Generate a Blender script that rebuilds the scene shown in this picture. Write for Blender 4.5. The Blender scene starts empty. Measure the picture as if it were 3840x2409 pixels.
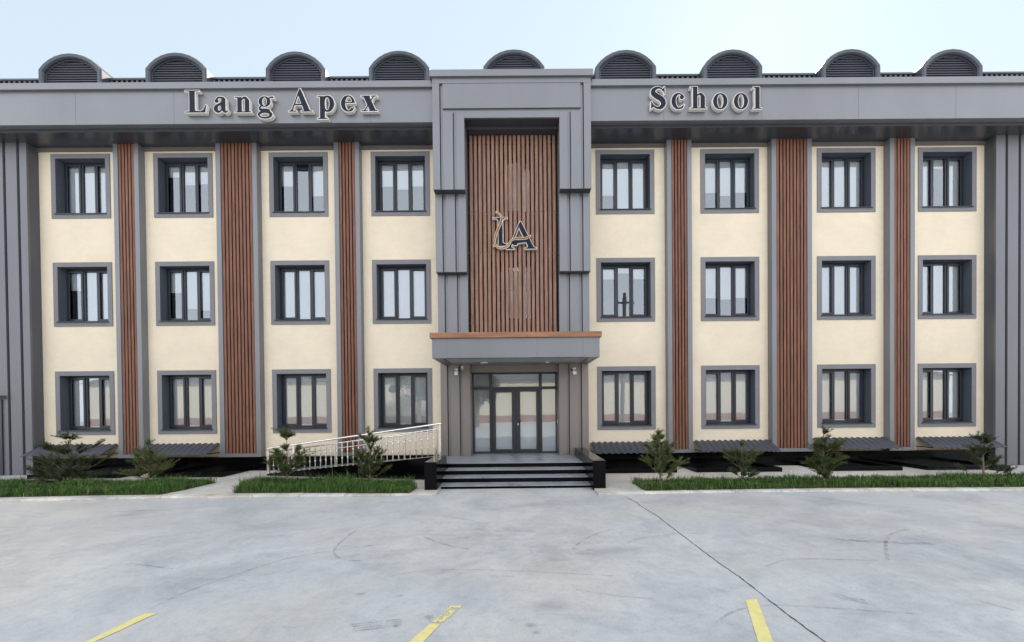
import bpy, bmesh, math, random
import numpy as np
from mathutils import Vector, Matrix
random.seed(7); rng = np.random.default_rng(11)
R = math.radians
scene = bpy.context.scene
COL = scene.collection

# ------------------------------------------------------------------ camera
FPX = 1350.0; PCX = 1950.0; PCY = 1542.4; EYE = Vector((0, 0, 2.0))
YAW, PIT, ROL = R(0.148), R(-0.527), R(-0.542)
r0 = Vector((math.cos(YAW), -math.sin(YAW), 0)); f0 = Vector((math.sin(YAW), math.cos(YAW), 0)); z0 = Vector((0, 0, 1))
FW = f0 * math.cos(PIT) + z0 * math.sin(PIT); up0 = -f0 * math.sin(PIT) + z0 * math.cos(PIT)
RT = r0 * math.cos(ROL) + up0 * math.sin(ROL); UP = -r0 * math.sin(ROL) + up0 * math.cos(ROL)
cam = bpy.data.cameras.new('camera'); camo = bpy.data.objects.new('camera', cam); COL.objects.link(camo)
cam.sensor_width = 36; cam.lens = FPX / 3840 * 36
cam.shift_x = (1920 - PCX) / 3840; cam.shift_y = (PCY - 1204.5) / 3840
cam.clip_end = 1000; cam.clip_start = 0.05
m = Matrix((RT, UP, -FW)).transposed().to_4x4(); m.translation = EYE
camo.matrix_world = m
scene.camera = camo

# ------------------------------------------------------------------ world, sun, exposure
SUN_EL, SUN_AZ = R(42), R(33)          # azimuth from +Y towards +X
HAZE_FRONT = (4.6, 5.5, 6.2); SKY_FILL_BACK = (13.6, 13.8, 14.4)
w = bpy.data.worlds.new('World'); scene.world = w; w.use_nodes = True
nt = w.node_tree; bg = nt.nodes['Background']
sky = nt.nodes.new('ShaderNodeTexSky'); sky.sky_type = 'NISHITA'; sky.sun_disc = False
sky.sun_elevation = SUN_EL; sky.sun_rotation = SUN_AZ; sky.air_density = 1.0; sky.dust_density = .2; sky.ozone_density = 1.0
hs = nt.nodes.new('ShaderNodeHueSaturation'); hs.inputs['Saturation'].default_value = .6; hs.inputs['Value'].default_value = .42; nt.links.new(sky.outputs[0], hs.inputs['Color'])
# pale sky haze, with added fill light overhead and behind the camera
tcw = nt.nodes.new('ShaderNodeTexCoord'); dt = nt.nodes.new('ShaderNodeVectorMath'); dt.operation = 'DOT_PRODUCT'; dt.inputs[1].default_value = (0, -.93, .37)
nt.links.new(tcw.outputs['Generated'], dt.inputs[0])
cr_w = nt.nodes.new('ShaderNodeValToRGB'); e = cr_w.color_ramp.elements
mrw = nt.nodes.new('ShaderNodeMapRange'); mrw.inputs[1].default_value = -1; mrw.inputs[2].default_value = 1; nt.links.new(dt.outputs['Value'], mrw.inputs[0]); nt.links.new(mrw.outputs[0], cr_w.inputs[0])
e[0].position = .42; e[0].color = (.0, .0, .0, 1); e[1].position = .68; e[1].color = (1, 1, 1, 1)
mw = nt.nodes.new('ShaderNodeMix'); mw.data_type = 'RGBA'; mw.inputs[6].default_value = (*HAZE_FRONT, 1); mw.inputs[7].default_value = (*SKY_FILL_BACK, 1); nt.links.new(cr_w.outputs[0], mw.inputs[0])
aw_ = nt.nodes.new('ShaderNodeMix'); aw_.data_type = 'RGBA'; aw_.blend_type = 'ADD'; aw_.inputs[0].default_value = 1; nt.links.new(hs.outputs[0], aw_.inputs[6]); nt.links.new(mw.outputs[2], aw_.inputs[7])
nt.links.new(aw_.outputs[2], bg.inputs[0]); bg.inputs[1].default_value = .058
sl = bpy.data.lights.new('sun', 'SUN'); sl.energy = 3.5; sl.angle = R(0.5); sl.color = (1, .91, .80)
so = bpy.data.objects.new('sun', sl); COL.objects.link(so)
sd = Vector((math.sin(SUN_AZ) * math.cos(SUN_EL), math.cos(SUN_AZ) * math.cos(SUN_EL), math.sin(SUN_EL)))
so.rotation_euler = sd.to_track_quat('Z', 'Y').to_euler(); so.location = sd * 60
scene.view_settings.view_transform = 'Standard'; scene.view_settings.look = 'None'
scene.view_settings.exposure = 1.15; scene.view_settings.gamma = 1
scene.view_settings.use_curve_mapping = False
scene.cycles.max_bounces = 8

# ------------------------------------------------------------------ survey helpers (photo measure -> metres)
def ray(px, py): return FW * FPX + RT * (px - PCX) + UP * (PCY - py)
def at(px, py, Y):
    d = ray(px, py); return EYE + d * (Y / d.y)
def gz(px, py, z):
    d = ray(px, py); return EYE + d * ((z - 2.0) / d.z)
def ax(px, py, Y): return at(px, py, Y).x
def az(px, py, Y): return at(px, py, Y).z

# ------------------------------------------------------------------ materials
def newmat(name):
    mt = bpy.data.materials.new(name); mt.use_nodes = True
    return mt, mt.node_tree, mt.node_tree.nodes['Principled BSDF']
def N(t, k, **kw):
    n = t.nodes.new(k)
    for a, b in kw.items():
        if a in n.inputs: n.inputs[a].default_value = b
        else: setattr(n, a, b)
    return n
def noise(t, scale, detail=4, rough=.6, vec=None, sc=(1, 1, 1), rot=(0, 0, 0), dist=0.0, co='Object'):
    tc = N(t, 'ShaderNodeTexCoord'); mp = N(t, 'ShaderNodeMapping'); mp.inputs['Scale'].default_value = sc; mp.inputs['Rotation'].default_value = rot
    t.links.new(tc.outputs[co], mp.inputs[0])
    n = N(t, 'ShaderNodeTexNoise'); n.inputs['Scale'].default_value = scale; n.inputs['Detail'].default_value = detail
    n.inputs['Roughness'].default_value = rough; n.inputs['Distortion'].default_value = dist
    t.links.new(mp.outputs[0], n.inputs['Vector']); return n
def ramp(t, src, stops):
    r = N(t, 'ShaderNodeValToRGB'); e = r.color_ramp.elements
    e[0].position, e[0].color = stops[0][0], (*stops[0][1], 1)
    e[1].position, e[1].color = stops[-1][0], (*stops[-1][1], 1)
    for p, c in stops[1:-1]:
        x = e.new(p); x.color = (*c, 1)
    t.links.new(src, r.inputs[0]); return r
def mixc(t, a, b, fac, mode='MIX'):
    mx = N(t, 'ShaderNodeMix', data_type='RGBA', blend_type=mode)
    if isinstance(fac, float): mx.inputs[0].default_value = fac
    else: t.links.new(fac, mx.inputs[0])
    for s, i in ((a, 6), (b, 7)):
        if isinstance(s, tuple): mx.inputs[i].default_value = (*s, 1)
        else: t.links.new(s, mx.inputs[i])
    return mx.outputs[2]
def bump(t, p, h, strength, dist=.01):
    b = N(t, 'ShaderNodeBump'); b.inputs['Strength'].default_value = strength; b.inputs['Distance'].default_value = dist
    t.links.new(h, b.inputs['Height']); t.links.new(b.outputs[0], p.inputs['Normal'])
def simple(name, col, rough=.5, metal=0, spec=.5, var=.12, scale=6, sc=(1, 1, 1), bmp=0, bscale=80, coat=0):
    mt, t, p = newmat(name)
    n = noise(t, scale, 5, .6, sc=sc)
    lo = tuple(c * (1 - var) for c in col); hi = tuple(min(1, c * (1 + var)) for c in col)
    r = ramp(t, n.outputs[0], [(.3, lo), (.7, hi)]); t.links.new(r.outputs[0], p.inputs['Base Color'])
    p.inputs['Roughness'].default_value = rough; p.inputs['Metallic'].default_value = metal
    p.inputs['Specular IOR Level'].default_value = spec
    if coat: p.inputs['Coat Weight'].default_value = coat; p.inputs['Coat Roughness'].default_value = .1
    if bmp:
        n2 = noise(t, bscale, 3, .6); bump(t, p, n2.outputs[0], bmp)
    return mt
M = {}
def plaster(name, col, var, st):
    mt, t, p = newmat(name)
    a = noise(t, .9, 6, .65); b = noise(t, 45, 4, .7); c = noise(t, 7, 5, .7, sc=(.55, 1, 1.2))
    r = ramp(t, a.outputs[0], [(.3, tuple(x * (1 - var) for x in col)), (.7, tuple(x * (1 + var) for x in col))])
    r2 = ramp(t, b.outputs[0], [(.35, (.92, .92, .92)), (.65, (1.04, 1.04, 1.03))])
    r3 = ramp(t, c.outputs[0], [(.3, (.96, .955, .95)), (.6, (1.01, 1.01, 1.01))])
    o = mixc(t, r.outputs[0], r2.outputs[0], 1.0, 'MULTIPLY'); o = mixc(t, o, r3.outputs[0], 1.0, 'MULTIPLY')
    t.links.new(o, p.inputs['Base Color']); p.inputs['Roughness'].default_value = .9; p.inputs['Specular IOR Level'].default_value = .2
    bump(t, p, b.outputs[0], st, .012); return mt
M['cream'] = plaster('cream_plaster', (.70, .62, .49), .05, .7)
M['surround'] = plaster('grey_plaster', (.20, .205, .22), .1, .9)
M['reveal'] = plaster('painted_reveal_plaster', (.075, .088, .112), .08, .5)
M['niche'] = plaster('brown_grey_plaster', (.11, .098, .09), .1, .5)
def cladding(name, col, rough=.36):
    mt, t, p = newmat(name)
    a = noise(t, .7, 4, .6, sc=(1, 1, .5)); b = noise(t, 240, 2, .5)
    r = ramp(t, a.outputs[0], [(.3, tuple(x * .92 for x in col)), (.7, tuple(x * 1.07 for x in col))])
    r2 = ramp(t, b.outputs[0], [(.3, (.94, .94, .94)), (.7, (1.05, 1.05, 1.05))])
    t.links.new(mixc(t, r.outputs[0], r2.outputs[0], 1.0, 'MULTIPLY'), p.inputs['Base Color'])
    p.inputs['Metallic'].default_value = .25; p.inputs['Roughness'].default_value = rough
    c = noise(t, 1.6, 2, .5); bump(t, p, c.outputs[0], .12, .02)
    return mt
M['clad'] = cladding('grey_metal_cladding', (.17, .178, .193))
M['clad_warm_lit'] = cladding('warm_lit_entrance_cladding', (.195, .176, .165), .4)  # grey cladding with warm bounce light put into its colour
M['head'] = cladding('head_trim_cladding', (.15, .14, .135), .5)
M['clad_dark'] = cladding('dark_grey_cladding', (.085, .09, .105), .42)
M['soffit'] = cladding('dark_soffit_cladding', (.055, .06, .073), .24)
M['dormer'] = cladding('dormer_sheet_metal', (.058, .066, .082), .5)
M['awning'] = cladding('awning_sheet_metal', (.05, .056, .07), .45)
M['wing'] = cladding('wing_metal_cladding', (.125, .13, .145), .4)
M['roof'] = cladding('roof_sheet_metal', (.055, .062, .075), .45)
def wood(name, c1, c2, sc):
    mt, t, p = newmat(name)
    a = noise(t, 1.0, 6, .65, sc=sc, dist=.6); b = noise(t, 7, 3, .6, sc=(sc[0] * .1, sc[1] * .1, sc[2] * .1))
    r = ramp(t, a.outputs[0], [(.25, c1), (.5, tuple((x + y) / 2 for x, y in zip(c1, c2))), (.75, c2)])
    r2 = ramp(t, b.outputs[0], [(.3, (.68, .67, .66)), (.7, (1.22, 1.2, 1.18))])
    t.links.new(mixc(t, r.outputs[0], r2.outputs[0], 1.0, 'MULTIPLY'), p.inputs['Base Color'])
    p.inputs['Roughness'].default_value = .55; p.inputs['Specular IOR Level'].default_value = .35
    bump(t, p, a.outputs[0], .25, .004); return mt
M['wood'] = wood('wood_slat_brown', (.105, .043, .026), (.225, .10, .062), (30, 30, 1.6))
M['wood_screen'] = wood('wood_screen_brown', (.16, .085, .06), (.32, .185, .135), (34, 34, 2.0))
M['wood_band'] = wood('wood_band_brown', (.19, .085, .045), (.35, .18, .105), (1.6, 20, 34))
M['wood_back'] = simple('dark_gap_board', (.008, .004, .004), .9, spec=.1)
M['frame'] = simple('anthracite_frame', (.019, .024, .034), .36, 0, .4, .08)
M['interior'] = simple('dim_interior', (.12, .125, .13), .9)
M['white'] = simple('white_plastic', (.75, .75, .74), .4, var=.03)
M['blackplastic'] = simple('black_plastic', (.015, .015, .017), .3)
M['steel'] = simple('stainless_steel', (.80, .77, .72), .26, 1.0, var=.06, scale=14)
M['letter_face'] = simple('navy_letter_face', (.009, .014, .026), .6, 0, .15, var=.05)
M['letter_side'] = simple('white_letter_return', (.68, .66, .62), .45, var=.03)
M['copper'] = simple('copper_logo_face', (.17, .062, .026), .45)
M['gold'] = simple('pale_logo_edge', (.7, .55, .38), .4)
def granite(name, base, spk, rough, hi, sp=.4):
    mt, t, p = newmat(name)
    a = noise(t, 160, 3, .8); b = noise(t, 2.2, 4, .6)
    r = ramp(t, a.outputs[0], [(.35, base), (.62, spk), (.72, hi)])
    r2 = ramp(t, b.outputs[0], [(.3, (.8, .8, .8)), (.7, (1.15, 1.15, 1.15))])
    t.links.new(mixc(t, r.outputs[0], r2.outputs[0], 1.0, 'MULTIPLY'), p.inputs['Base Color'])
    p.inputs['Roughness'].default_value = rough; p.inputs['Specular IOR Level'].default_value = sp
    rr = ramp(t, b.outputs[0], [(.3, (rough * .7,) * 3), (.7, (min(1, rough * 1.6),) * 3)]); t.links.new(rr.outputs[0], p.inputs['Roughness'])
    return mt
M['granite_black'] = granite('polished_black_granite', (.0012, .0012, .0015), (.0025, .0025, .003), .12, (.012, .012, .014), .14)
M['granite_grey'] = granite('flamed_grey_granite', (.15, .165, .19), (.27, .29, .32), .35, (.5, .53, .56))
# glass: reflective float glass
mt = bpy.data.materials.new('window_glass'); mt.use_nodes = True; t = mt.node_tree; t.nodes.clear()
out = N(t, 'ShaderNodeOutputMaterial'); mx = N(t, 'ShaderNodeMixShader'); tr = N(t, 'ShaderNodeBsdfTransparent'); gl = N(t, 'ShaderNodeBsdfGlossy')
tr.inputs[0].default_value = (.93, .95, .96, 1); gl.inputs[0].default_value = (.86, .93, 1, 1); gl.inputs['Roughness'].default_value = .008
fr = N(t, 'ShaderNodeFresnel'); fr.inputs[0].default_value = 1.5
mr = N(t, 'ShaderNodeMapRange'); mr.inputs['From Min'].default_value = .04; mr.inputs['From Max'].default_value = 1; mr.inputs['To Min'].default_value = .22; mr.inputs['To Max'].default_value = 1
t.links.new(fr.outputs[0], mr.inputs[0]); t.links.new(mr.outputs[0], mx.inputs[0]); t.links.new(tr.outputs[0], mx.inputs[1]); t.links.new(gl.outputs[0], mx.inputs[2])
nb = noise(t, 1.3, 2, .5); bb = N(t, 'ShaderNodeBump'); bb.inputs['Strength'].default_value = .06; bb.inputs['Distance'].default_value = .02
t.links.new(nb.outputs[0], bb.inputs['Height']); t.links.new(bb.outputs[0], gl.inputs['Normal'])
t.links.new(mx.outputs[0], out.inputs[0]); M['glass'] = mt
# pleated blind
mt, t, p = newmat('pleated_white_blind')
tc = N(t, 'ShaderNodeTexCoord'); wv = N(t, 'ShaderNodeTexWave', wave_type='BANDS', bands_direction='Z'); wv.inputs['Scale'].default_value = 9.5
wv.inputs['Distortion'].default_value = .3
t.links.new(tc.outputs['Object'], wv.inputs[0])
r = ramp(t, wv.outputs[0], [(.1, (.33, .36, .39)), (.5, (.66, .69, .70))]); t.links.new(r.outputs[0], p.inputs['Base Color'])
p.inputs['Roughness'].default_value = .8; bump(t, p, wv.outputs[0], .5, .01); M['blind'] = mt
# concrete
def concrete(name, lo, hi, tint, streak=True, sc=1.0, stains=()):
    mt, t, p = newmat(name)
    a = noise(t, .22 * sc, 7, .62, dist=.5); wt = noise(t, .13 * sc, 4, .6, dist=.8); fn = noise(t, 9 * sc, 6, .75); b = noise(t, 1.7 * sc, 8, .72, sc=(.8, 1, 1), rot=(0, 0, .5), dist=.7); c = noise(t, 45, 4, .75)
    d = noise(t, .55 * sc, 8, .68, sc=(.7, 1, 1), rot=(0, 0, -.5), dist=1.6)
    r = ramp(t, a.outputs[0], [(.32, lo), (.52, tuple((x + y) / 2 for x, y in zip(lo, hi))), (.68, hi)])
    r2 = ramp(t, b.outputs[0], [(.28, (.84, .85, .87)), (.6, (1.04, 1.04, 1.035))])
    r3 = ramp(t, c.outputs[0], [(.3, (.90, .90, .90)), (.7, (1.08, 1.08, 1.08))])
    r4 = ramp(t, d.outputs[0], [(.34, (.85, .855, .88)), (.47, (1, 1, 1)), (.7, tint)])
    o = mixc(t, r.outputs[0], r2.outputs[0], 1.0, 'MULTIPLY'); o = mixc(t, o, r3.outputs[0], 1.0, 'MULTIPLY'); o = mixc(t, o, r4.outputs[0], 1.0, 'MULTIPLY')
    rw = ramp(t, wt.outputs[0], [(.45, (1, 1, 1)), (.62, (1.05, 1.0, .93))]); o = mixc(t, o, rw.outputs[0], 1.0, 'MULTIPLY')
    rf_ = ramp(t, fn.outputs[0], [(.32, (.88, .88, .89)), (.5, (1, 1, 1)), (.7, (1.05, 1.05, 1.05))]); o = mixc(t, o, rf_.outputs[0], 1.0, 'MULTIPLY')
    # fine drag scratches
    if streak:
        e = noise(t, 2.6, 9, .78, sc=(.3, 1.3, 1), rot=(0, 0, .3), dist=1.6)
        r5 = ramp(t, e.outputs[0], [(.30, (.74, .74, .77)), (.40, (1, 1, 1))]); o = mixc(t, o, r5.outputs[0], .8, 'MULTIPLY')
        v = N(t, 'ShaderNodeTexVoronoi'); v.inputs['Scale'].default_value = 1.1; t.links.new(N(t, 'ShaderNodeTexCoord').outputs['Object'], v.inputs['Vector'])
        r6 = ramp(t, v.outputs['Distance'], [(.03, (.72, .71, .72)), (.055, (1, 1, 1))]); o = mixc(t, o, r6.outputs[0], .7, 'MULTIPLY')
    if stains:                                     # old oil and dirt stains, each at its own spot on the slab
        sn = noise(t, 2.4, 8, .75, sc=(.6, 1.2, 1), dist=1.2)
        tcs = N(t, 'ShaderNodeTexCoord')
        for (sx, sy, rx, ry, k) in stains:
            mp = N(t, 'ShaderNodeMapping', vector_type='TEXTURE'); mp.inputs['Location'].default_value = (sx, sy, 0); mp.inputs['Scale'].default_value = (rx, ry, 1)
            t.links.new(tcs.outputs['Object'], mp.inputs[0]); gr = N(t, 'ShaderNodeTexGradient', gradient_type='SPHERICAL'); t.links.new(mp.outputs[0], gr.inputs[0])
            rs_ = ramp(t, sn.outputs[0], [(.38, (0, 0, 0)), (.58, (1, 1, 1))] if rx > .3 else [(.0, (1, 1, 1)), (1, (1, 1, 1))]); ml = N(t, 'ShaderNodeMath', operation='MULTIPLY')
            t.links.new(gr.outputs[1], ml.inputs[0]); t.links.new(rs_.outputs[0], ml.inputs[1]); m2 = N(t, 'ShaderNodeMath', operation='MULTIPLY', use_clamp=True); t.links.new(ml.outputs[0], m2.inputs[0]); m2.inputs[1].default_value = k
            o = mixc(t, o, (.17, .175, .19), m2.outputs[0])
    t.links.new(o, p.inputs['Base Color']); p.inputs['Roughness'].default_value = .55; p.inputs['Specular IOR Level'].default_value = .4
    rr = ramp(t, b.outputs[0], [(.3, (.42,) * 3), (.7, (.7,) * 3)]); t.links.new(rr.outputs[0], p.inputs['Roughness'])
    bump(t, p, c.outputs[0], .15, .004); return mt
_st = []
for (px, py, rx, ry, k) in [(2170, 2062, .95, .45, .9), (1930, 1990, 1.3, .7, .6), (1690, 2015, .8, .5, .5), (2080, 2100, .8, .4, .6), (640, 2200, .9, .4, .7), (3270, 2022, 1.2, .3, .6), (1990, 2345, .07, .05, 1.2), (2010, 2373, .05, .035, 1.0),
        (2062, 2272, .3, .12, .7), (1500, 2235, .06, .04, .9), (1350, 2228, .08, .04, 1.0), (1484, 2349, .04, .03, 1.4), (2540, 2292, .4, .2, .6), (3200, 2305, .5, .25, .5), (1000, 1985, 1.0, .4, .5), (2000, 1895, .8, .3, .6), (900, 2130, .9, .4, .5), (3000, 2010, .9, .4, .4), (2880, 2150, .4, .2, .4)]:
    _p = gz(px, py, 0); _st.append((_p.x, _p.y, rx, ry, k * .6))
M['pave'] = concrete('smooth_concrete', (.37, .386, .40), (.48, .498, .505), (1.05, 1.03, .99), stains=_st)
M['apron'] = concrete('rough_concrete_apron', (.36, .35, .33), (.56, .55, .52), (1.05, 1.0, .93), sc=2.5)
M['kerb'] = concrete('whitewashed_kerb', (.30, .30, .29), (.66, .65, .62), (1.05, 1.03, 1), sc=6, streak=True)
M['soil'] = simple('dark_soil', (.035, .028, .02), .95, bmp=.5)
M['crack'] = simple('crack_fill', (.045, .045, .045), .9)
# worn yellow paint
def paint(name, worn):
    mt, t, p = newmat(name)
    a = noise(t, 9, 6, .7); r = ramp(t, a.outputs[0], [(.3, (.56, .50, .19)), (.7, (.68, .61, .27))])
    t.links.new(r.outputs[0], p.inputs['Base Color']); p.inputs['Roughness'].default_value = .7
    b = noise(t, 17, 5, .72); lim = (.47, .5) if worn else (.24, .30)
    r2 = ramp(t, b.outputs[0], [(lim[0], (0, 0, 0)), (lim[1], (1, 1, 1))]); t.links.new(r2.outputs[0], p.inputs['Alpha']); return mt
M['paint'] = paint('yellow_line_paint', False); M['paint_worn'] = paint('worn_yellow_line_paint', True)
mt, t, p = newmat('tyre_rubber_mark'); p.inputs['Base Color'].default_value = (.12, .12, .13, 1); p.inputs['Roughness'].default_value = .7
a = noise(t, 7, 5, .75); r = ramp(t, a.outputs[0], [(.38, (0, 0, 0)), (.75, (.42, .42, .42))]); t.links.new(r.outputs[0], p.inputs['Alpha']); M['mark'] = mt
def leafmat(name, c1, c2, sc=3):
    mt, t, p = newmat(name)
    a = noise(t, sc, 4, .7); r = ramp(t, a.outputs[0], [(.3, c1), (.7, c2)]); t.links.new(r.outputs[0], p.inputs['Base Color'])
    p.inputs['Roughness'].default_value = .6; p.inputs['Specular IOR Level'].default_value = .3; return mt
M['grass'] = leafmat('grass_blade', (.012, .036, .006), (.09, .185, .03), 5)
M['grass_dry'] = leafmat('dry_grass_blade', (.2, .13, .09), (.3, .22, .14), 5)
M['needle'] = leafmat('pine_needle', (.03, .05, .012), (.085, .115, .035), 9)
M['bark'] = simple('young_pine_bark', (.19, .14, .105), .85, bmp=.5, scale=20)
M['leaf'] = leafmat('broad_leaf', (.02, .05, .015), (.05, .10, .03), 2)
M['redbase'] = plaster('red_brown_plaster', (.33, .17, .13), .05, .4)

# ------------------------------------------------------------------ mesh helpers
class MB:
    def __init__(s): s.bm = bmesh.new()
    def box(s, x0, x1, y0, y1, z0, z1):
        v = [s.bm.verts.new(c) for c in ((x0, y0, z0), (x1, y0, z0), (x1, y1, z0), (x0, y1, z0), (x0, y0, z1), (x1, y0, z1), (x1, y1, z1), (x0, y1, z1))]
        for f in ((0, 3, 2, 1), (4, 5, 6, 7), (0, 1, 5, 4), (1, 2, 6, 5), (2, 3, 7, 6), (3, 0, 4, 7)): s.bm.faces.new([v[i] for i in f])
        return s
    def hexa(s, b, tp):
        v = [s.bm.verts.new(c) for c in list(b) + list(tp)]
        for f in ((0, 3, 2, 1), (4, 5, 6, 7), (0, 1, 5, 4), (1, 2, 6, 5), (2, 3, 7, 6), (3, 0, 4, 7)): s.bm.faces.new([v[i] for i in f])
        return s
    def quad(s, *p): s.bm.faces.new([s.bm.verts.new(c) for c in p]); return s
    def prism(s, pts, d0, d1, axis='y'):       # pts 2D (x,z) for axis y, (x,y) for z, (y,z) for x
        def mk(p, d): return {'y': (p[0], d, p[1]), 'z': (p[0], p[1], d), 'x': (d, p[0], p[1])}[axis]
        a = [s.bm.verts.new(mk(p, d0)) for p in pts]; b = [s.bm.verts.new(mk(p, d1)) for p in pts]; n = len(pts)
        s.bm.faces.new(a); s.bm.faces.new(b[::-1])
        for i in range(n): s.bm.faces.new((a[i], b[i], b[(i + 1) % n], a[(i + 1) % n]))
        return s
    def tube(s, pts, rad, seg=8, cap=True):
        pts = [Vector(p) for p in pts]; rings = []
        rads = rad if isinstance(rad, (list, tuple)) else [rad] * len(pts)
        for i, p in enumerate(pts):
            d = (pts[min(i + 1, len(pts) - 1)] - pts[max(i - 1, 0)]).normalized()
            u = d.orthogonal().normalized() if abs(d.z) > .9 or True else None
            ref = Vector((0, 0, 1)) if abs(d.z) < .9 else Vector((0, 1, 0))
            u = d.cross(ref).normalized(); v = d.cross(u)
            rings.append([s.bm.verts.new(p + (u * math.cos(a) + v * math.sin(a)) * rads[i]) for a in (2 * math.pi * k / seg for k in range(seg))])
        for a, b in zip(rings, rings[1:]):
            for k in range(seg): s.bm.faces.new((a[k], a[(k + 1) % seg], b[(k + 1) % seg], b[k]))
        if cap: s.bm.faces.new(rings[0][::-1]); s.bm.faces.new(rings[-1])
        return s
    def build(s, name, mat, parent=None, bevel=0, smooth=False):
        if mat.name != 'window_glass': bmesh.ops.recalc_face_normals(s.bm, faces=s.bm.faces)
        me = bpy.data.meshes.new(name); s.bm.to_mesh(me); s.bm.free(); me.materials.append(mat)
        if smooth:
            for p in me.polygons: p.use_smooth = True
        return link(name, me, parent, bevel)
def link(name, me, parent=None, bevel=0):
    o = bpy.data.objects.new(name, me); COL.objects.link(o)
    if parent is not None:
        o.parent = parent
        if parent.type == 'EMPTY': o.matrix_parent_inverse = Matrix.Translation(-Vector(parent.location))
    if bevel:
        b = o.modifiers.new('bevel', 'BEVEL'); b.width = bevel; b.segments = 2; b.limit_method = 'ANGLE'
    return o
def tag(o, label=None, cat=None, group=None, kind=None):
    if label: o['label'] = label
    if cat: o['category'] = cat
    if group: o['group'] = group
    if kind: o['kind'] = kind
    return o
def thing(name, loc, label, cat, group=None):
    o = bpy.data.objects.new(name, None); COL.objects.link(o); o.location = loc; o.empty_display_size = .2
    return tag(o, label, cat, group)
def bx(name, mat, parent, *a, bevel=0): return MB().box(*a).build(name, mat, parent, bevel)

# ------------------------------------------------------------------ levels
WY = 11.8; APZ = .05; XC = -.135
XL = [-15.119, -11.783, -8.057, -4.748, 2.567, 5.983, 9.805, 13.112]; WW = 1.908; WH = 2.078
ZB = [8.288, 4.784, 1.248]
XL = [x + d for x, d in zip(XL, (.008, -.011, .005, .002, .005, .001, -.009, -.008))]
# ------------------------------------------------------------------ ground
MB().box(-90, 90, -70, 40, -.4, 0).build('pavement', M['pave']).__setitem__('kind', 'structure')
# kerb line: left part x<=-1.9, right part x>=1.85 ; front line points on the ground
kL0 = gz(-400, 1892, 0); kL1 = gz(600, 1871, 0); kL2 = gz(1636, 1860, 0)
kR0 = gz(2243, 1857, 0); kR1 = gz(3100, 1846, 0); kR2 = gz(4240, 1841, 0)
def strip_apron(pts, x_end0, x_end1, name, kern):
    q = [(p.x, p.y + .2) for p in pts] + [(x_end1, 11.85), (x_end0, 11.85)]
    MB().prism(q, .0, APZ - .004, 'z').build(name, M['apron']).__setitem__('kind', 'structure')
    # kerb stones
    mb = MB()
    for a, b in zip(pts, pts[1:]):
        d = (b - a); L = d.length; n = max(1, round(L / 1.0)); d.normalize(); nn = Vector((-d.y, d.x, 0)) * .2
        for i in range(n):
            j = random.uniform(-.006, .006); dz = random.uniform(-.006, .006)
            s = a + d * (L * i / n + .004); e = a + d * (L * (i + 1) / n - .004); o = Vector((0, j, 0))
            mb.hexa([(s + o).to_tuple()[:2] + (0,), (e + o).to_tuple()[:2] + (0,), (e + nn + o).to_tuple()[:2] + (0,), (s + nn + o).to_tuple()[:2] + (0,)],
                    [((s + o).x, (s + o).y + .012, APZ + dz), ((e + o).x, (e + o).y + .012, APZ + dz), ((e + nn + o).x, (e + nn + o).y, APZ + dz), ((s + nn + o).x, (s + nn + o).y, APZ + dz)])
    mb.build(kern, M['kerb'], bevel=.008).__setitem__('kind', 'structure')
kL0.z = kL1.z = kL2.z = kR0.z = kR1.z = kR2.z = 0
strip_apron([kL0, kL1, kL2], kL0.x, -2.2, 'sidewalk', 'kerb')
strip_apron([kR0, kR1, kR2], 1.9, kR2.x, 'sidewalk', 'kerb')
# crack / expansion joint
cr = [(2345, 1863), (2387, 1884), (2400, 1896), (2460, 1932), (2535, 1989), (2614, 2050), (2713, 2122), (2788, 2174), (2916, 2276), (3095, 2409), (3350, 2600)]
mb = MB(); P = []
for (a, b) in zip(cr, cr[1:]):
    n = 14
    for i in range(n): P.append(gz(a[0] + (b[0] - a[0]) * i / n, a[1] + (b[1] - a[1]) * i / n, .004) + Vector((random.uniform(-.006, .006), 0, 0)))
wd = [random.uniform(.003, .009) for _ in P]
for i in range(len(P) - 1):
    mb.quad(P[i] + Vector((-wd[i], 0, 0)), P[i] + Vector((wd[i], 0, 0)), P[i + 1] + Vector((wd[i + 1], 0, 0)), P[i + 1] + Vector((-wd[i + 1], 0, 0)))
mb.build('pavement_crack', M['crack'])['kind'] = 'structure'
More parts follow.
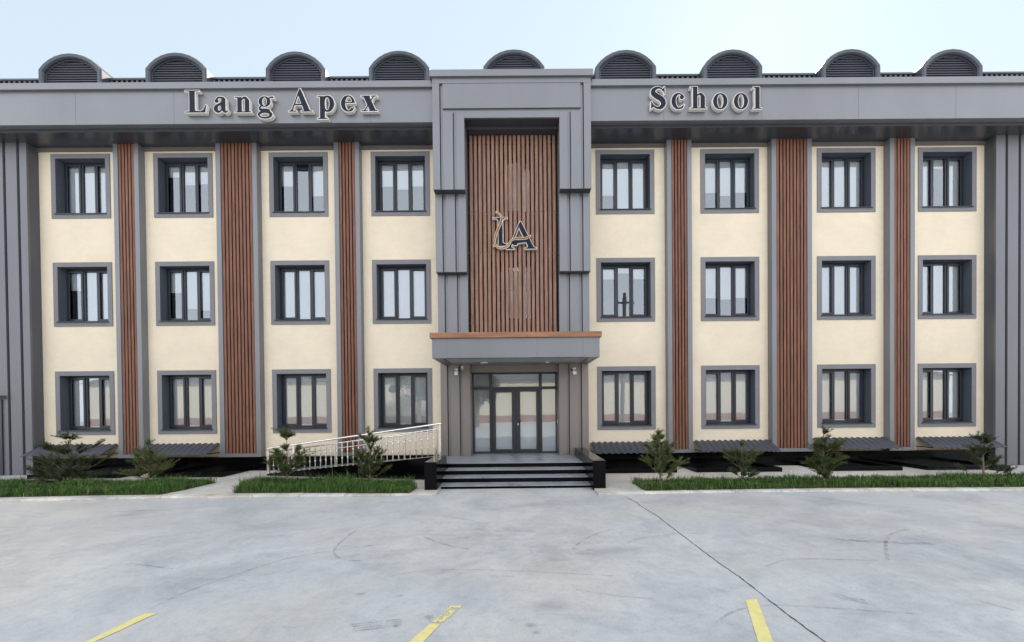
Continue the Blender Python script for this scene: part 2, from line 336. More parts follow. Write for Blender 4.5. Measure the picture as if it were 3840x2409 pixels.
# tyre marks: polylines on the ground (photo measured) width m
marks = [([(1340, 1985), (1300, 2015), (1262, 2050), (1255, 2080), (1290, 2098), (1350, 2104)], .02), ([(560, 2285), (700, 2220), (900, 2150), (1100, 2090), (1400, 2045)], .012),
         ([(1580, 2005), (1610, 2022), (1680, 2045), (1760, 2060)], .02), ([(2150, 2060), (2180, 2030), (2230, 2005), (2290, 1986)], .014),
         ([(3330, 2100), (3322, 2060), (3325, 2025), (3350, 2000), (3410, 1984)], .02), ([(2350, 2038), (2400, 2020), (2500, 2006), (2640, 2000)], .012),
         ([(2680, 2340), (2760, 2290), (2900, 2270), (3150, 2283), (3460, 2304)], .012), ([(1500, 1930), (1570, 1928), (1700, 1940), (1830, 1965)], .012),
         ([(2870, 2125), (2940, 2102), (3060, 2096), (3290, 2103)], .012), ([(3110, 2020), (3250, 2030), (3500, 2040)], .05), ([(1470, 2160), (1620, 2138), (1900, 2140), (2300, 2160)], .01),
         ([(3670, 2250), (3720, 2268), (3800, 2287)], .02), ([(480, 2112), (560, 2122), (650, 2134)], .014), ([(420, 1920), (560, 1914), (640, 1912)], .02), ([(540, 1942), (700, 1924), (900, 1910), (1250, 1908)], .008),
         ([(3140, 2225), (3160, 2240), (3200, 2250), (3250, 2257)], .05), ([(1560, 1992), (1850, 1990), (2010, 1995)], .008), ([(2160, 2210), (2290, 2232), (2450, 2246)], .008)]
for i in range(4): marks.append(([(1312 + 6 * i, 2342 + 8 * i), (1400, 2334 + 8 * i), (1506, 2322 + 7 * i)], .012))
for i in range(3): marks.append(([(1592 + 12 * i, 2308), (1622 + 12 * i, 2335)], .012))
mb = MB()
def catmull(pp, n=10):
    o = []
    pp = [pp[0]] + pp + [pp[-1]]
    for i in range(1, len(pp) - 2):
        a, b, c, d = (Vector(pp[j]) for j in (i - 1, i, i + 1, i + 2))
        for k in range(n):
            u = k / n; o.append(.5 * ((2 * b) + (c - a) * u + (2 * a - 5 * b + 4 * c - d) * u * u + (-a + 3 * b - 3 * c + d) * u ** 3))
    o.append(Vector(pp[-2])); return o
for pl, wdt in marks:
    q = [gz(p[0], p[1], .0045) for p in catmull(pl)]
    for i in range(len(q) - 1):
        d = (q[i + 1] - q[i]).normalized(); n = Vector((-d.y, d.x, 0)) * wdt
        d2 = (q[min(i + 2, len(q) - 1)] - q[min(i + 1, len(q) - 2)]).normalized(); n2 = Vector((-d2.y, d2.x, 0)) * wdt
        mb.quad(q[i] - n, q[i] + n, q[i + 1] + n2, q[i + 1] - n2)
mb.build('tyre_marks', M['mark'])['kind'] = 'structure'
# yellow bay lines
def yline(pts, mat, lab, worn=None):
    mb = MB(); q = [gz(x, y, .005) for x, y in pts]
    n = len(q) // 2
    for i in range(n - 1): mb.quad(q[2 * i], q[2 * i + 1], q[2 * i + 3], q[2 * i + 2])
    o = mb.build('parking_line', mat); tag(o, lab, 'road marking', 'yellow parking lines'); return o
yline([(543, 2301), (591, 2299.6), (505, 2317), (546, 2319), (465, 2337), (500, 2340), (407, 2366), (447, 2366), (348.6, 2394), (380.5, 2395), (140, 2480), (190, 2483)], M['paint'], 'faded yellow bay line on the concrete, leftmost, slanting far to the left')
o = yline([(1610, 2342), (1650, 2342), (1532, 2409), (1586, 2409), (1440, 2488), (1506, 2488)], M['paint'], 'yellow bay line in front of the steps with its far end worn away')
mb = MB(); q = [gz(x, y, .005) for x, y in [(1691, 2273), (1736, 2272), (1650, 2342), (1610, 2342)]]; mb.quad(*q); mb.build('worn_end', M['paint_worn'], o)
yline([(2795.5, 2250), (2839, 2247), (2843.7, 2409), (2900, 2409), (2868, 2490), (2930, 2490)], M['paint'], 'solid wide yellow bay line beside the long pavement crack')

# ------------------------------------------------------------------ SCHOOL BUILDING
B = thing('school_building', (XC, WY, 0), 'three storey cream school building with grey metal cladding, wood slat strips and round dormers', 'building')
XLW = ax(153, 1000, WY); XRW = ax(3699, 1000, WY)         # cream wall ends at the wings
zt = az(975, 563, WY); zsof = az(975, 483, 11.10) - .065
PZ = .5                                                    # plinth top
Z0 = PZ - .01
# cream wall as boxes around the openings
xs = [XLW - .5]; holes = []
for x in XL: holes.append((x + .145, x + WW - .145))
zh = [(ZB[k] + .145, ZB[k] + WH - .145) for k in (2, 1, 0)]
doorx = (XC - 1.415, XC + 1.415)
nx = (XC - .735, XC + .735)
mb = MB(); ymx = WY + .3
def fillcol(x0, x1, gaps):
    z = Z0
    for a, b in gaps: mb.box(x0, x1, WY, ymx, z, a); z = b
    mb.box(x0, x1, WY, ymx, z, 10.9)
x = XLW - .5
for a, b in holes[:4]:
    fillcol(x, a, []); fillcol(a, b, zh); x = b
fillcol(x, XC - 1.6, []); x = XC + 1.6
for a, b in holes[4:]:
    fillcol(x, a, []); fillcol(a, b, zh); x = b
fillcol(x, XRW + .5, [])
mb.build('wall', M['cream'], B)
# niche wall behind screen with two openings
mb = MB(); nz = [(ZB[1] + .1, ZB[1] + WH - .1), (ZB[0] + .1, ZB[0] + WH - .1)]
mb.box(XC - 1.6, nx[0], WY, ymx, 3.2, 10.9); mb.box(nx[1], XC + 1.6, WY, ymx, 3.2, 10.9)
z = 3.2
for a, b in nz: mb.box(nx[0], nx[1], WY, ymx, z, a); z = b
mb.box(nx[0], nx[1], WY, ymx, z, 10.9)
mb.build('niche_wall', M['niche'], B)
# interior shell: floors, back wall, side
mb = MB(); mb.box(-25, 25, 13.6, 13.8, 0, 11.0)
for z in (.47, 4.1, 7.65, 10.9): mb.box(-25, 25, ymx + .002, 13.6, z - .15, z)
for x in (-16.0, -12.5, -9.0, -5.6, XC - 1.75, XC + 1.65, 5.2, 8.6, 12.3, 15.4): mb.box(x, x + .1, ymx + .002, 13.6, 0, 11)
mb.build('interior_wall', M['interior'], B)
# mass behind
bx('rear_mass', M['cream'], B, -24, 24, 13.9, 24, 0, 12.2)

# windows -----------------------------------------------------------
def window_proto():
    h = WW / 2; mb = MB(); s = .145; f = -.02; d = .235
    # surround band (butted mitre pieces) and reveals
    mb.box(-h, h, f, .0, 0, s); mb.box(-h, h, f, .0, WH - s, WH); mb.box(-h, -h + s, f, .0, s, WH - s); mb.box(h - s, h, f, .0, s, WH - s)
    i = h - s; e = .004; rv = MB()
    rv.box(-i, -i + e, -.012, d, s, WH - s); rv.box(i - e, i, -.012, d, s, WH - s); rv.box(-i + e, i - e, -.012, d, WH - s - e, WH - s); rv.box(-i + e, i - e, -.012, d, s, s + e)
    root = mb.build('window', M['surround'], None)
    rv.build('reveal', M['reveal'], root)
    b0, b1 = s + .03, WH - s - e; i -= e
    mb = MB(); y0, y1 = .215, .28; fw = .06
    mb.box(-i, i, y0, y1, b1 - fw, b1); mb.box(-i, i, y0, y1, b0, b0 + fw)
    mb.box(-i, -i + fw, y0, y1, b0 + fw, b1 - fw); mb.box(i - fw, i, y0, y1, b0 + fw, b1 - fw)
    m0 = .19
    for sx in (-1, 1):
        a, b = sorted((sx * m0, sx * (m0 + .07))); mb.box(a, b, y0, y1, b0 + fw, b1 - fw)
    fr_ = mb.build('frame', M['frame'], root, .004)
    for sx in (-1, 1):
        mb = MB(); a, b = sorted((sx * (m0 + .055), sx * (i - fw + .012))); c0, c1 = b0 + fw - .012, b1 - fw + .012; sw = .066; y = y0 - .022
        mb.box(a, b, y, y0 - .001, c0, c0 + sw); mb.box(a, b, y, y0 - .001, c1 - sw, c1); mb.box(a, a + sw, y, y0 - .001, c0 + sw, c1 - sw); mb.box(b - sw, b, y, y0 - .001, c0 + sw, c1 - sw)
        # sash depth ring
        mb.box(a + sw - .012, b - sw + .012, y0, y0 + .03, c0 + sw - .014, c0 + sw); mb.box(a + sw - .012, b - sw + .012, y0, y0 + .03, c1 - sw, c1 - sw + .014)
        mb.build('sash', M['frame'], root, .006)
    mb = MB(); gy = .245
    rects = [(-m0, m0, b0 + fw, b1 - fw)] + [tuple(sorted((sx * (m0 + .07), sx * (i - fw)))) + (b0 + fw, b1 - fw) for sx in (-1, 1)]
    for a, b, c, dd in rects: mb.quad((a, gy, c), (b, gy, c), (b, gy, dd), (a, gy, dd))
    mb.build('glass', M['glass'], root)
    mb = MB(); mb.hexa([(-i - .03, -.055, s - .02), (i + .03, -.055, s - .02), (i + .03, -.021, s - .02), (-i - .03, -.021, s - .02)],
                       [(-i - .03, -.055, s + .008), (i + .03, -.055, s + .008), (i + .03, -.021, s + .012), (-i - .03, -.021, s + .012)])
    mb.hexa([(-i + .001, -.021, s + .004), (i - .001, -.021, s + .004), (i - .001, y0, s + .006), (-i + .001, y0, s + .006)],
            [(-i + .001, -.021, s + .012), (i - .001, -.021, s + .012), (i - .001, y0, s + .03), (-i + .001, y0, s + .03)])
    mb.build('sill', M['frame'], root, .003)
    return root, rects, b0 + fw, b1 - fw
proto, rects, gb, gt = window_proto()
bcache = {}
def blind_mesh(k, frac):
    key = (k, round(frac, 2))
    if key not in bcache:
        a, b = rects[k][0] - .004, rects[k][1] + .004; L = (gt - gb) * frac; z1 = gt - .005; z0_ = z1 - L
        mb = MB(); mb.box(a, b, .283, .287, z0_, z1); mb.box(a, b, .281, .293, z0_ - .022, z0_ - .001)
        bmesh.ops.recalc_face_normals(mb.bm, faces=mb.bm.faces); me = bpy.data.meshes.new('blind'); mb.bm.to_mesh(me); mb.bm.free(); me.materials.append(M['blind']); bcache[key] = me
    return bcache[key]
# fraction lowered per pane: (left, centre, right) ; columns 1..8, rows top, middle, ground
FR = {0: [(1, 1, 1), (.22, .38, .36), (.42, 0, .62), (.44, .5, .44), (.66, 1, 1), (.62, .68, .62), (1, 1, 1), (1, .16, 1)],
      1: [(.36, 1, 1), (.42, .75, .78), (1, 1, 1), (1, 1, 1), (.22, .1, .22), (.62, .65, .62), (1, 1, 1), (1, 1, 1)],
      2: [(1, 1, 1)] * 8}
first = True
for r_ in range(3):
    for c_ in range(8):
        if first: o = proto; kids = list(proto.children); first = False
        else:
            o = proto.copy(); COL.objects.link(o)
            for ch in kids:
                k = ch.copy(); COL.objects.link(k); k.parent = o
        o.parent = B; o.matrix_parent_inverse = Matrix.Translation(-Vector(B.location))
        o.location = (XL[c_] + WW / 2, WY, ZB[r_])
        fr3 = FR[r_][c_]
        for k, f in ((1, fr3[0]), (0, fr3[1]), (2, fr3[2])):
            if f > 0:
                b = bpy.data.objects.new('blind', blind_mesh(k, f)); COL.objects.link(b); b.parent = o
# niche windows
for k, (a, b) in enumerate(nz[::-1]):
    mb = MB(); y0, y1 = WY + .12, WY + .19
    mb.box(nx[0], nx[1], y0, y1, a, a + .07); mb.box(nx[0], nx[1], y0, y1, b - .07, b)
    for x in (nx[0], XC - .29, XC + .2, nx[1] - .07): mb.box(x, x + .09 if x < nx[1] - .1 else nx[1], y0, y1, a + .07, b - .07)
    wn = mb.build('niche_window', M['frame'], B)
    MB().quad((nx[0], y1 - .02, a), (nx[1], y1 - .02, a), (nx[1], y1 - .02, b), (nx[0], y1 - .02, b)).build('glass', M['glass'], wn)
    mb = MB(); mb.box(XC - .16, XC + .17, WY + .05, WY + .06, a + .06, b - .28); mb.box(XC - .42, XC - .38, WY + .05, WY + .06, a + .06, b - .3); mb.box(XC + .43, XC + .47, WY + .05, WY + .06, a + .1, b - .3)
    mb.build('curtain', M['blind'], wn)

# plinth ------------------------------------------------------------
PY = WY - .16
mb = MB(); mb.box(XLW - .3, XC - 2.5, PY, WY + .1, 0, PZ); mb.box(XC + 2.45, XRW + .3, PY, WY + .1, 0, PZ)
mb.build('plinth', M['granite_black'], B)
# pilasters ----------------------------------------------------------
PF = 11.59
pil = [((420, 527), (440.5, 1400), (516, 527), (534, 1400), 5), ((806, 527), (821, 1400), (960.6, 527), (974.6, 1400), 9), ((1252.8, 527), (1260.5, 1400), (1347.7, 527), (1355, 1400), 5),
       ((2497, 527), (2509, 1400), (2592, 527), (2599, 1400), 5), ((2894, 527), (2896, 1400), (3045, 527), (3046, 1400), 9), ((3339, 527), (3336, 1400), (3432.5, 527), (3430, 1400), 5)]
for a, a2, b, b2, n in pil:
    x0 = (ax(*a, PF) + ax(*a2, PF)) / 2; x1 = (ax(*b, PF) + ax(*b2, PF)) / 2
    mb = MB(); zb = PZ + .0; st = .15 if n == 9 else .145
    mb.box(x0, x0 + st, PF, WY - .002, zb, zsof); mb.box(x1 - st, x1, PF, WY - .002, zb, zsof); mb.box(x0 + st, x1 - st, PF + .001, WY - .002, zb, zb + .11)
    p_ = mb.build('pilaster', M['clad'], B, .004)
    bx('backing_board', M['wood_back'], p_, x0 + st, x1 - st, PF + .048, PF + .06, zb + .11, zsof)
    pitch = (x1 - x0 - 2 * st) / n; mb = MB()
    for i in range(n):
        c = x0 + st + pitch * (i + .5); mb.box(c - pitch * .34, c + pitch * .34, PF + .012, PF + .036, zb + .112, zsof)
    mb.build('slats', M['wood'], p_, .005)
# wings ---------------------------------------------------------------
WF = 11.5
def wing(x0, x1, grooves, name):
    mb = MB(); g = sorted(grooves); e = [x0] + [v for q in g for v in q] + [x1]
    for i in range(0, len(e), 2): mb.box(e[i], e[i + 1], WF, WF + .055, -.01, zsof)
    w_ = mb.build(name, M['wing'], B, .004)
    bx('recess_panel', M['clad_dark'], w_, x0 + .004, x1 - .004, WF + .0555, WY + .5, -.012, zsof)
xL1 = ax(107, 1000, WF); xR0 = ax(3735, 1000, WF)
gL = [(ax(13, 900, WF), ax(43, 900, WF)), (ax(68, 900, WF), ax(90, 900, WF))]
gL = [(v - .02, v + .07) for v in (ax(18, 900, WF), ax(70, 900, WF), ax(18, 900, WF) - .46, ax(18, 900, WF) - .92)]
gR = [(v - .03, v + .055) for v in (ax(3773, 1000, WF), ax(3822, 1000, WF), ax(3822, 1000, WF) + .45, ax(3822, 1000, WF) + .9)]
wing(xL1 - 7, xL1, gL, 'wing'); wing(xR0, xR0 + 7, gR, 'wing')
# side door at the very left edge
o = bx('side_door', M['frame'], B, ax(-140, 1600, WF), ax(12, 1600, WF), WF - .03, WF - .001, az(5, 1800, WF), az(5, 1500, WF))
bx('door_canopy', M['niche'], o, ax(-160, 1490, WF), ax(20, 1490, WF), WF - .12, WF - .001, az(10, 1497, WF), az(10, 1484, WF))
# fascia (frieze) -----------------------------------------------------
FY = 10.94
zf0 = (az(400, 466, FY) + az(2900, 451, FY)) / 2; zf1 = (az(400, 340, FY) + az(2900, 327, FY)) / 2; zf2 = (az(400, 316, FY) + az(2900, 303, FY)) / 2
zt = zsof - .11
mb = MB(); mb.box(-24, 24, FY, 11.25, zf0, zf2 - .004)
fas = mb.build('fascia', M['clad'], B)
bx('coping', M['clad'], fas, -24, 24, FY - .075, 11.27, zf1, zf2, bevel=.006)
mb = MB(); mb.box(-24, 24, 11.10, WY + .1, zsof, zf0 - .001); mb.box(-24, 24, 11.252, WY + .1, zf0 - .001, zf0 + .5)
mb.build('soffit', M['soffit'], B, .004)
mb = MB(); mb.box(XLW - .4, XC - 2.3, WY - .05, WY - .001, zt, zsof - .001); mb.box(XC + 2.3, XRW + .4, WY - .05, WY - .001, zt, zsof - .001)
mb.build('head_trim', M['head'], B)
mb = MB()
for x in [v * 2.95 - 22.1 for v in range(16)]:
    if abs(x - XC) > 2.5: mb.box(x, x + .008, FY - .0015, FY, zf0 + .01, zf1 - .01)
mb.build('seam', M['clad_dark'], fas)
# roof ------------------------------------------------------------------
RY = 11.46; RZ = az(1700, 302, RY)
RZ = (az(600, 296, RY) + az(2900, 284, RY)) / 2
mb = MB(); sl_ = math.tan(R(26))
n = 440
prev = None
for i in range(n + 1):       # trapezoid profile sheet
    x = -24 + 48 * i / n; h = .035 if (i // 2) % 2 else 0
    cur = (mb.bm.verts.new((x, RY, RZ - .04 + h)), mb.bm.verts.new((x, 18, RZ - .04 + h + (18 - RY) * sl_)))
    if prev: mb.bm.faces.new((prev[0], cur[0], cur[1], prev[1]))
    prev = cur
rf = mb.build('roof', M['roof'], B)
MB().box(-24, 24, RY + .03, RY + .08, zf2 - .3, RZ - .045).build('eave_board', M['roof'], rf)
MB().hexa([(-24, 18, RZ - .1), (24, 18, RZ - .1), (24, 24.5, RZ - 1.4), (-24, 24.5, RZ - 1.4)],
          [(-24, 18, RZ + (18 - RY) * sl_ - .03), (24, 18, RZ + (18 - RY) * sl_ - .03), (24, 24.5, RZ + .2), (-24, 24.5, RZ + .2)]).build('rear_slope', M['roof'], rf)
mb = MB()                        # clips along the eave
for i in range(300):
    x = -23.9 + i * .16; mb.box(x, x + .06, RY - .05, RY + .001, RZ - .14, RZ - .075)
mb.box(-24, 24, RY - .06, RY - .051, RZ - .24, RZ - .15)
mb.build('snow_guard', M['roof'], rf)
mb = MB(); mb.box(-24, 24, RY - .04, RY + .06, RZ - .035, RZ + .02); mb.build('ridge_trim', M['roof'], rf)
# dormers ----------------------------------------------------------------
DY = 11.2
def dormer(pxl, pxr, ytop, ysh):
    xl, xr = ax(pxl, ysh, DY), ax(pxr, ysh, DY); c = (xl + xr) / 2; h = (xr - xl) / 2
    ztop = az((pxl + pxr) / 2, ytop, DY); zs = az((pxl + pxr) / 2, ysh, DY); rise = ztop - zs
    Rr = (h * h + rise * rise) / (2 * rise); cz = ztop - Rr; a0 = math.asin(min(1, h / Rr))
    def arc(off, n=10):
        hh = h - off; q = []
        rr = Rr - off
        aa = math.asin(min(1, hh / rr))
        for k in range(n + 1):
            a = -aa + 2 * aa * k / n; q.append((c + rr * math.sin(a), cz + rr * math.cos(a)))
        return q
    base = zf2 - .35
    def prof(off, n=10): return [(c - h + off, base)] + arc(off, n) + [(c + h - off, base)]
    # hood frame : outer bevel + ring
    mb = MB(); A = prof(0); A2 = prof(.03); Bq = prof(.11); C_ = prof(.135)
    def ring(p, y): return [mb.bm.verts.new((a, y, b)) for a, b in p]
    back = ring(A, 15.0); r1 = ring(A, DY + .04); r2 = ring(A2, DY); r3 = ring(Bq, DY + .01); r4 = ring(C_, DY + .05); r5 = ring(C_, DY + .14)
    for p, q in ((back, r1), (r1, r2), (r2, r3), (r3, r4), (r4, r5)):
        for i in range(len(p) - 1): mb.bm.faces.new((p[i], p[i + 1], q[i + 1], q[i]))
    d = mb.build('dormer', M['dormer'], B)
    mb = MB(); mb.prism(prof(.13), DY + .141, DY + .16); mb.build('dormer_back', M['roof'], d)
    # inner arch rim then louvres
    mb = MB(); r1 = ring2 = None
    E_, F_ = prof(.125, 10), prof(.175, 10)
    a_ = [mb.bm.verts.new((p[0], DY + .09, p[1])) for p in E_]; b_ = [mb.bm.verts.new((p[0], DY + .085, p[1])) for p in F_]; c_ = [mb.bm.verts.new((p[0], DY + .13, p[1])) for p in F_]
    for i in range(len(a_) - 1): mb.bm.faces.new((a_[i], a_[i + 1], b_[i + 1], b_[i])); mb.bm.faces.new((b_[i], b_[i + 1], c_[i + 1], c_[i]))
    mb.build('arch_rim', M['dormer'], d)
    mb = MB(); rr = Rr - .165; z = base + .05
    while z < cz + rr - .06:
        hw = h - .165
        if z + .03 > cz + rr * math.cos(math.asin(min(1, hw / rr))): hw = math.sqrt(max(0, rr * rr - (z + .05 - cz) ** 2))
        if hw > .08:
            mb.hexa([(c - hw, DY + .085, z), (c + hw, DY + .085, z), (c + hw, DY + .11, z), (c - hw, DY + .11, z)],
                    [(c - hw, DY + .108, z + .058), (c + hw, DY + .108, z + .058), (c + hw, DY + .125, z + .056), (c - hw, DY + .125, z + .056)])
        z += .073
    mb.build('louvre', M['dormer'], d)
s = 1.5934
for pxl, pxr, yt, ys in [(140, 376, 197, 259), (541, 771, 194, 256), (992.6, 1218, 189.5, 256), (1380.6, 1610, 187, 252), (1811.5, 2042, 182, 246), (2233.3, 2462.5, 183.5, 247), (2637, 2862, 182, 247), (3085, 3305, 180.5, 245), (3462, 3688.7, 180.5, 247)]:
    dormer(pxl, pxr, yt, ys)

# ------------------------------------------------------------------ portal tower
def panels(mb, side, Yf, z0_, z1_, dep=.055):
    """three proud panels with two channels on one side (side=-1 left, 1 right)"""
    for a, b in ((2.353, 1.955), (1.86, 1.565 if False else 1.61), (1.52, 1.415)):
        pass
    for a, b in ((1.415, 1.655), (1.752, 2.035), (2.142, 2.353)):
        x0, x1 = sorted((XC + side * a, XC + side * b)); mb.box(x0, x1, Yf, Yf + dep, z0_, z1_)
def grooves(side, Yf, za, zb_, zc__, parent):  # flat dark strips that paint in the shade of narrow gaps
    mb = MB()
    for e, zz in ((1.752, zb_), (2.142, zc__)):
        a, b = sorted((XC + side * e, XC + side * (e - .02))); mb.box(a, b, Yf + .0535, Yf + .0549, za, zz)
    mb.build('gap_shade_strip', M['wood_back'], parent)
def under(side, Ya, Yb, z, parent):
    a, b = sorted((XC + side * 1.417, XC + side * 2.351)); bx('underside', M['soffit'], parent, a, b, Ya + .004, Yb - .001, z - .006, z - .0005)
T1, T2, T3, TP = 10.77, 10.99, 11.21, 11.46
zT1 = az(1935, 709, T1); zT2 = az(1935, 1018.5, T2); zO = az(1935, 440.5, T1); zC = az(1935, 259, T1 - .06); zC0 = az(1935, 284, T1 - .06)
zCan1 = az(1935, 1246, 9.82); zCan0 = az(1935, 1267, 9.85); zCanB = az(1935, 1342, 9.87)
zP1 = az(1935, 500, T1)
XC0 = XC
mb = MB()
for sd_ in (-1, 1):
    # base cores
    for Yf, za, zb_ in ((T1, zT1, zC0), (T2, zT2, zT1), (T3, zCanB + .5, zT2)):
        x0, x1 = sorted((XC + sd_ * 1.415, XC + sd_ * 2.353))
        mb.box(x0 + .002, x1 - .002, Yf + .055, WY - .01, za + .004, zb_ if zb_ != zC0 else zO)
mb.box(XC - 2.351, XC + 2.351, T1 + .055, WY - .01, zO + .002, zC0)
mb.build('portal_core', M['clad'], B)
mb = MB()
zrec = az(1935, 311, T1); zpan0 = az(1935, 404, T1); zb1 = az(1935, 416, T1)
for sd_ in (-1, 1):
    a, b = sorted((XC + sd_ * 2.142, XC + sd_ * 2.353)); mb.box(a, b, T1, T1 + .054, zT1, zrec)      # outer border
    a, b = sorted((XC + sd_ * 1.752, XC + sd_ * 2.05)); mb.box(a, b, T1 + .012, T1 + .054, zT1, zb1)
    a, b = sorted((XC + sd_ * 1.415, XC + sd_ * 1.655)); mb.box(a, b, T1 + .01, T1 + .054, zT1, zb1)
mb.box(XC - 2.353, XC + 2.353, T1, T1 + .054, zrec, zC0)
mb.box(XC - 2.05, XC + 2.05, T1 + .008, T1 + .054, zpan0, zrec - .001)
mb.box(XC - 1.413, XC + 1.413, T1 + .01, T1 + .054, zO + .001, zb1)
pt = mb.build('portal_upper_tier', M['clad'], B, .005)
bx('coping', M['clad'], pt, XC - 2.42, XC + 2.42, T1 - .06, WY - .02, zC0, zC, bevel=.006)
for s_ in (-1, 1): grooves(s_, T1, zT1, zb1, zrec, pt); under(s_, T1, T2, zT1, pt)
for s_ in (-1, 1):
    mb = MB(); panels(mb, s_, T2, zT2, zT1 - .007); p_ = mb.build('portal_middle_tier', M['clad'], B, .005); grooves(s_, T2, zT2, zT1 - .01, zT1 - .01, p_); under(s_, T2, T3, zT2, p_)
for s_ in (-1, 1):
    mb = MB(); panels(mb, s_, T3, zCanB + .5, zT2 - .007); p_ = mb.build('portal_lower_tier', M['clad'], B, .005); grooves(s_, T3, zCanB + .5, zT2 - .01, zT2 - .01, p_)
# niche soffit
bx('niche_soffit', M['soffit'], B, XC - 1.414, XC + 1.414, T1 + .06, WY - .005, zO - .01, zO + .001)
# wood screen
SY = 11.36; x0 = XC - 1.365; pitch = 2.73 / 20; zs0 = 3.9; zs1 = zO - .012
scr = MB()
J = [az(1935, yy, SY) for yy in (530, 796, 948, 1211)]
for i in range(20):
    c = x0 + pitch * (i + .5); wv_ = .0455
    cuts = [zs0, J[2] + random.choice((-.01, .02)), J[1] + random.uniform(-.01, .01), zs1]
    if i % 2: cuts = [zs0, az(1935, 1089, SY) if i % 4 == 1 else J[2], J[1], zs1]
    for a, b in zip(cuts, cuts[1:]):
        dx = random.uniform(-.0035, .0035); scr.box(c - wv_ + dx, c + wv_ + dx, SY + random.uniform(0, .006), SY + .045, a + .002, b - .002)
so_ = scr.build('slat_screen', M['wood_screen'], B, .004)
mb = MB()
for z in J: mb.box(XC - 1.41, XC + 1.41, SY + .05, SY + .08, z - .02, z + .02)
mb.build('screen_rail', M['frame'], so_)
# piers at the entrance
LZ = .477
for sd_ in (-1, 1):
    mb = MB(); panels(mb, sd_, TP, LZ, zCanB + .06); pe = mb.build('entrance_pier', M['clad_warm_lit'], B, .004); grooves(sd_, TP, LZ, zCanB + .05, zCanB + .05, pe)
    a, b = sorted((XC + sd_ * 1.417, XC + sd_ * 2.351)); bx('pier_core', M['clad_warm_lit'], pe, a, b, TP + .0555, 12.2, LZ - .4, zCanB + .06)
# door head panel
DYP = 12.1
zd1 = az(1935, 1399, DYP)
bx('door_head_panel', M['clad_warm_lit'], B, XC - 1.416, XC + 1.416, 11.75, 12.2, zd1, zCanB + .06)
# canopy -------------------------------------------------------------------
CX = (ax(1611.6, 1256, 9.82) + ax(2256, 1256, 9.82)) / 2
cn = MB(); hw = 2.29
cn.box(CX - hw, CX + hw, 9.85, 9.93, zCanB, zCan0); cn.box(CX - hw, CX - hw + .08, 9.93, TP - .002, zCanB, zCan0); cn.box(CX + hw - .08, CX + hw, 9.93, TP - .002, zCanB, zCan0)
can = cn.build('canopy', M['clad'], B, .005)
mb = MB(); hb = (ax(2256, 1256, 9.82) - ax(1611.6, 1256, 9.82)) / 2
mb.box(CX - hb, CX + hb, 9.79, T3 - .002, zCan0 + .001, zCan1); mb.build('wood_band', M['wood_band'], can, .004)
mb = MB()
for x in (ax(1675, 1300, 9.85), ax(2014, 1300, 9.85), ax(2185, 1300, 9.85)): mb.box(x, x + .007, 9.8485, 9.85, zCanB + .01, zCan0 - .01)
mb.build('seam', M['clad_dark'], can)
mb = MB(); zc_ = zCanB + .012
mb.box(CX - hw + .081, CX + hw - .081, 9.931, 10.12, zc_, zc_ + .04); mb.box(CX - hw + .081, CX + hw - .081, 11.28, TP - .003, zc_, zc_ + .04)
mb.box(CX - hw + .081, CX - hw + .26, 10.12, 11.28, zc_, zc_ + .04); mb.box(CX + hw - .26, CX + hw - .081, 10.12, 11.28, zc_, zc_ + .04)
mb.build('soffit_frame', M['clad'], can)
bx('soffit_panel', simple('pale_ceiling_panel', (.45, .45, .45), .5), can, CX - hw + .26, CX + hw - .26, 10.12, 11.28, zc_ + .045, zc_ + .06)
bx('soffit_inner', M['clad'], can, XC - 1.416, XC + 1.416, TP, 11.749, zCanB + .061, zCanB + .08)
for px in (1816, 2052):
    p = gz(px, 1361, zc_ + .03); mb = MB()
    q = [(p.x + .12 * math.cos(2 * math.pi * k / 24), p.y + .12 * math.sin(2 * math.pi * k / 24)) for k in range(24)]
    mb.prism(q, zc_ + .012, zc_ + .044, 'z'); mb.build('ceiling_light', M['white'], can, .006)
# entrance door set ------------------------------------------------------------
def zx(x, y): return 1550 + x / 2.16, 1200 + y / 2.16
def dX(x): return ax(*zx(x, 800), DYP)
def dZ(y): return az(*zx(830, y), DYP)
dr = MB(); yF, yB = DYP - .03, DYP + .06
L_, R_ = XC - 1.415, XC + 1.415; zb = LZ
g = [(492, 618), (642, 1018), (1043, 1170)]
top = dZ(430)
dr.box(L_, R_, yF, yB, dZ(440), top)                              # head
dr.box(L_, R_, yF, yB, dZ(562), dZ(541))                          # transom
for a, b in ((None, 492), (618, 642), (1018, 1043), (1170, None)):
    xa = L_ if a is None else dX(a); xb = R_ if b is None else dX(b)
    dr.box(xa, xb, yF - .002, yB, zb, dZ(441) - .0)
dr.box(dX(492), dX(618), yF, yB, zb, dZ(1068)); dr.box(dX(1043), dX(1170), yF, yB, zb, dZ(1068))
D = dr.build('door_frame', M['frame'], B, .005)
mb = MB(); gy = DYP + .02
for (a, b, c, d) in ((492, 618, 440, 541), (642, 1018, 440, 541), (1043, 1170, 440, 541), (492, 618, 565, 1068), (1043, 1170, 565, 1068)):
    mb.quad((dX(a), gy, dZ(d)), (dX(b), gy, dZ(d)), (dX(b), gy, dZ(c)), (dX(a), gy, dZ(c)))
mb.build('side_glass', M['glass'], D)
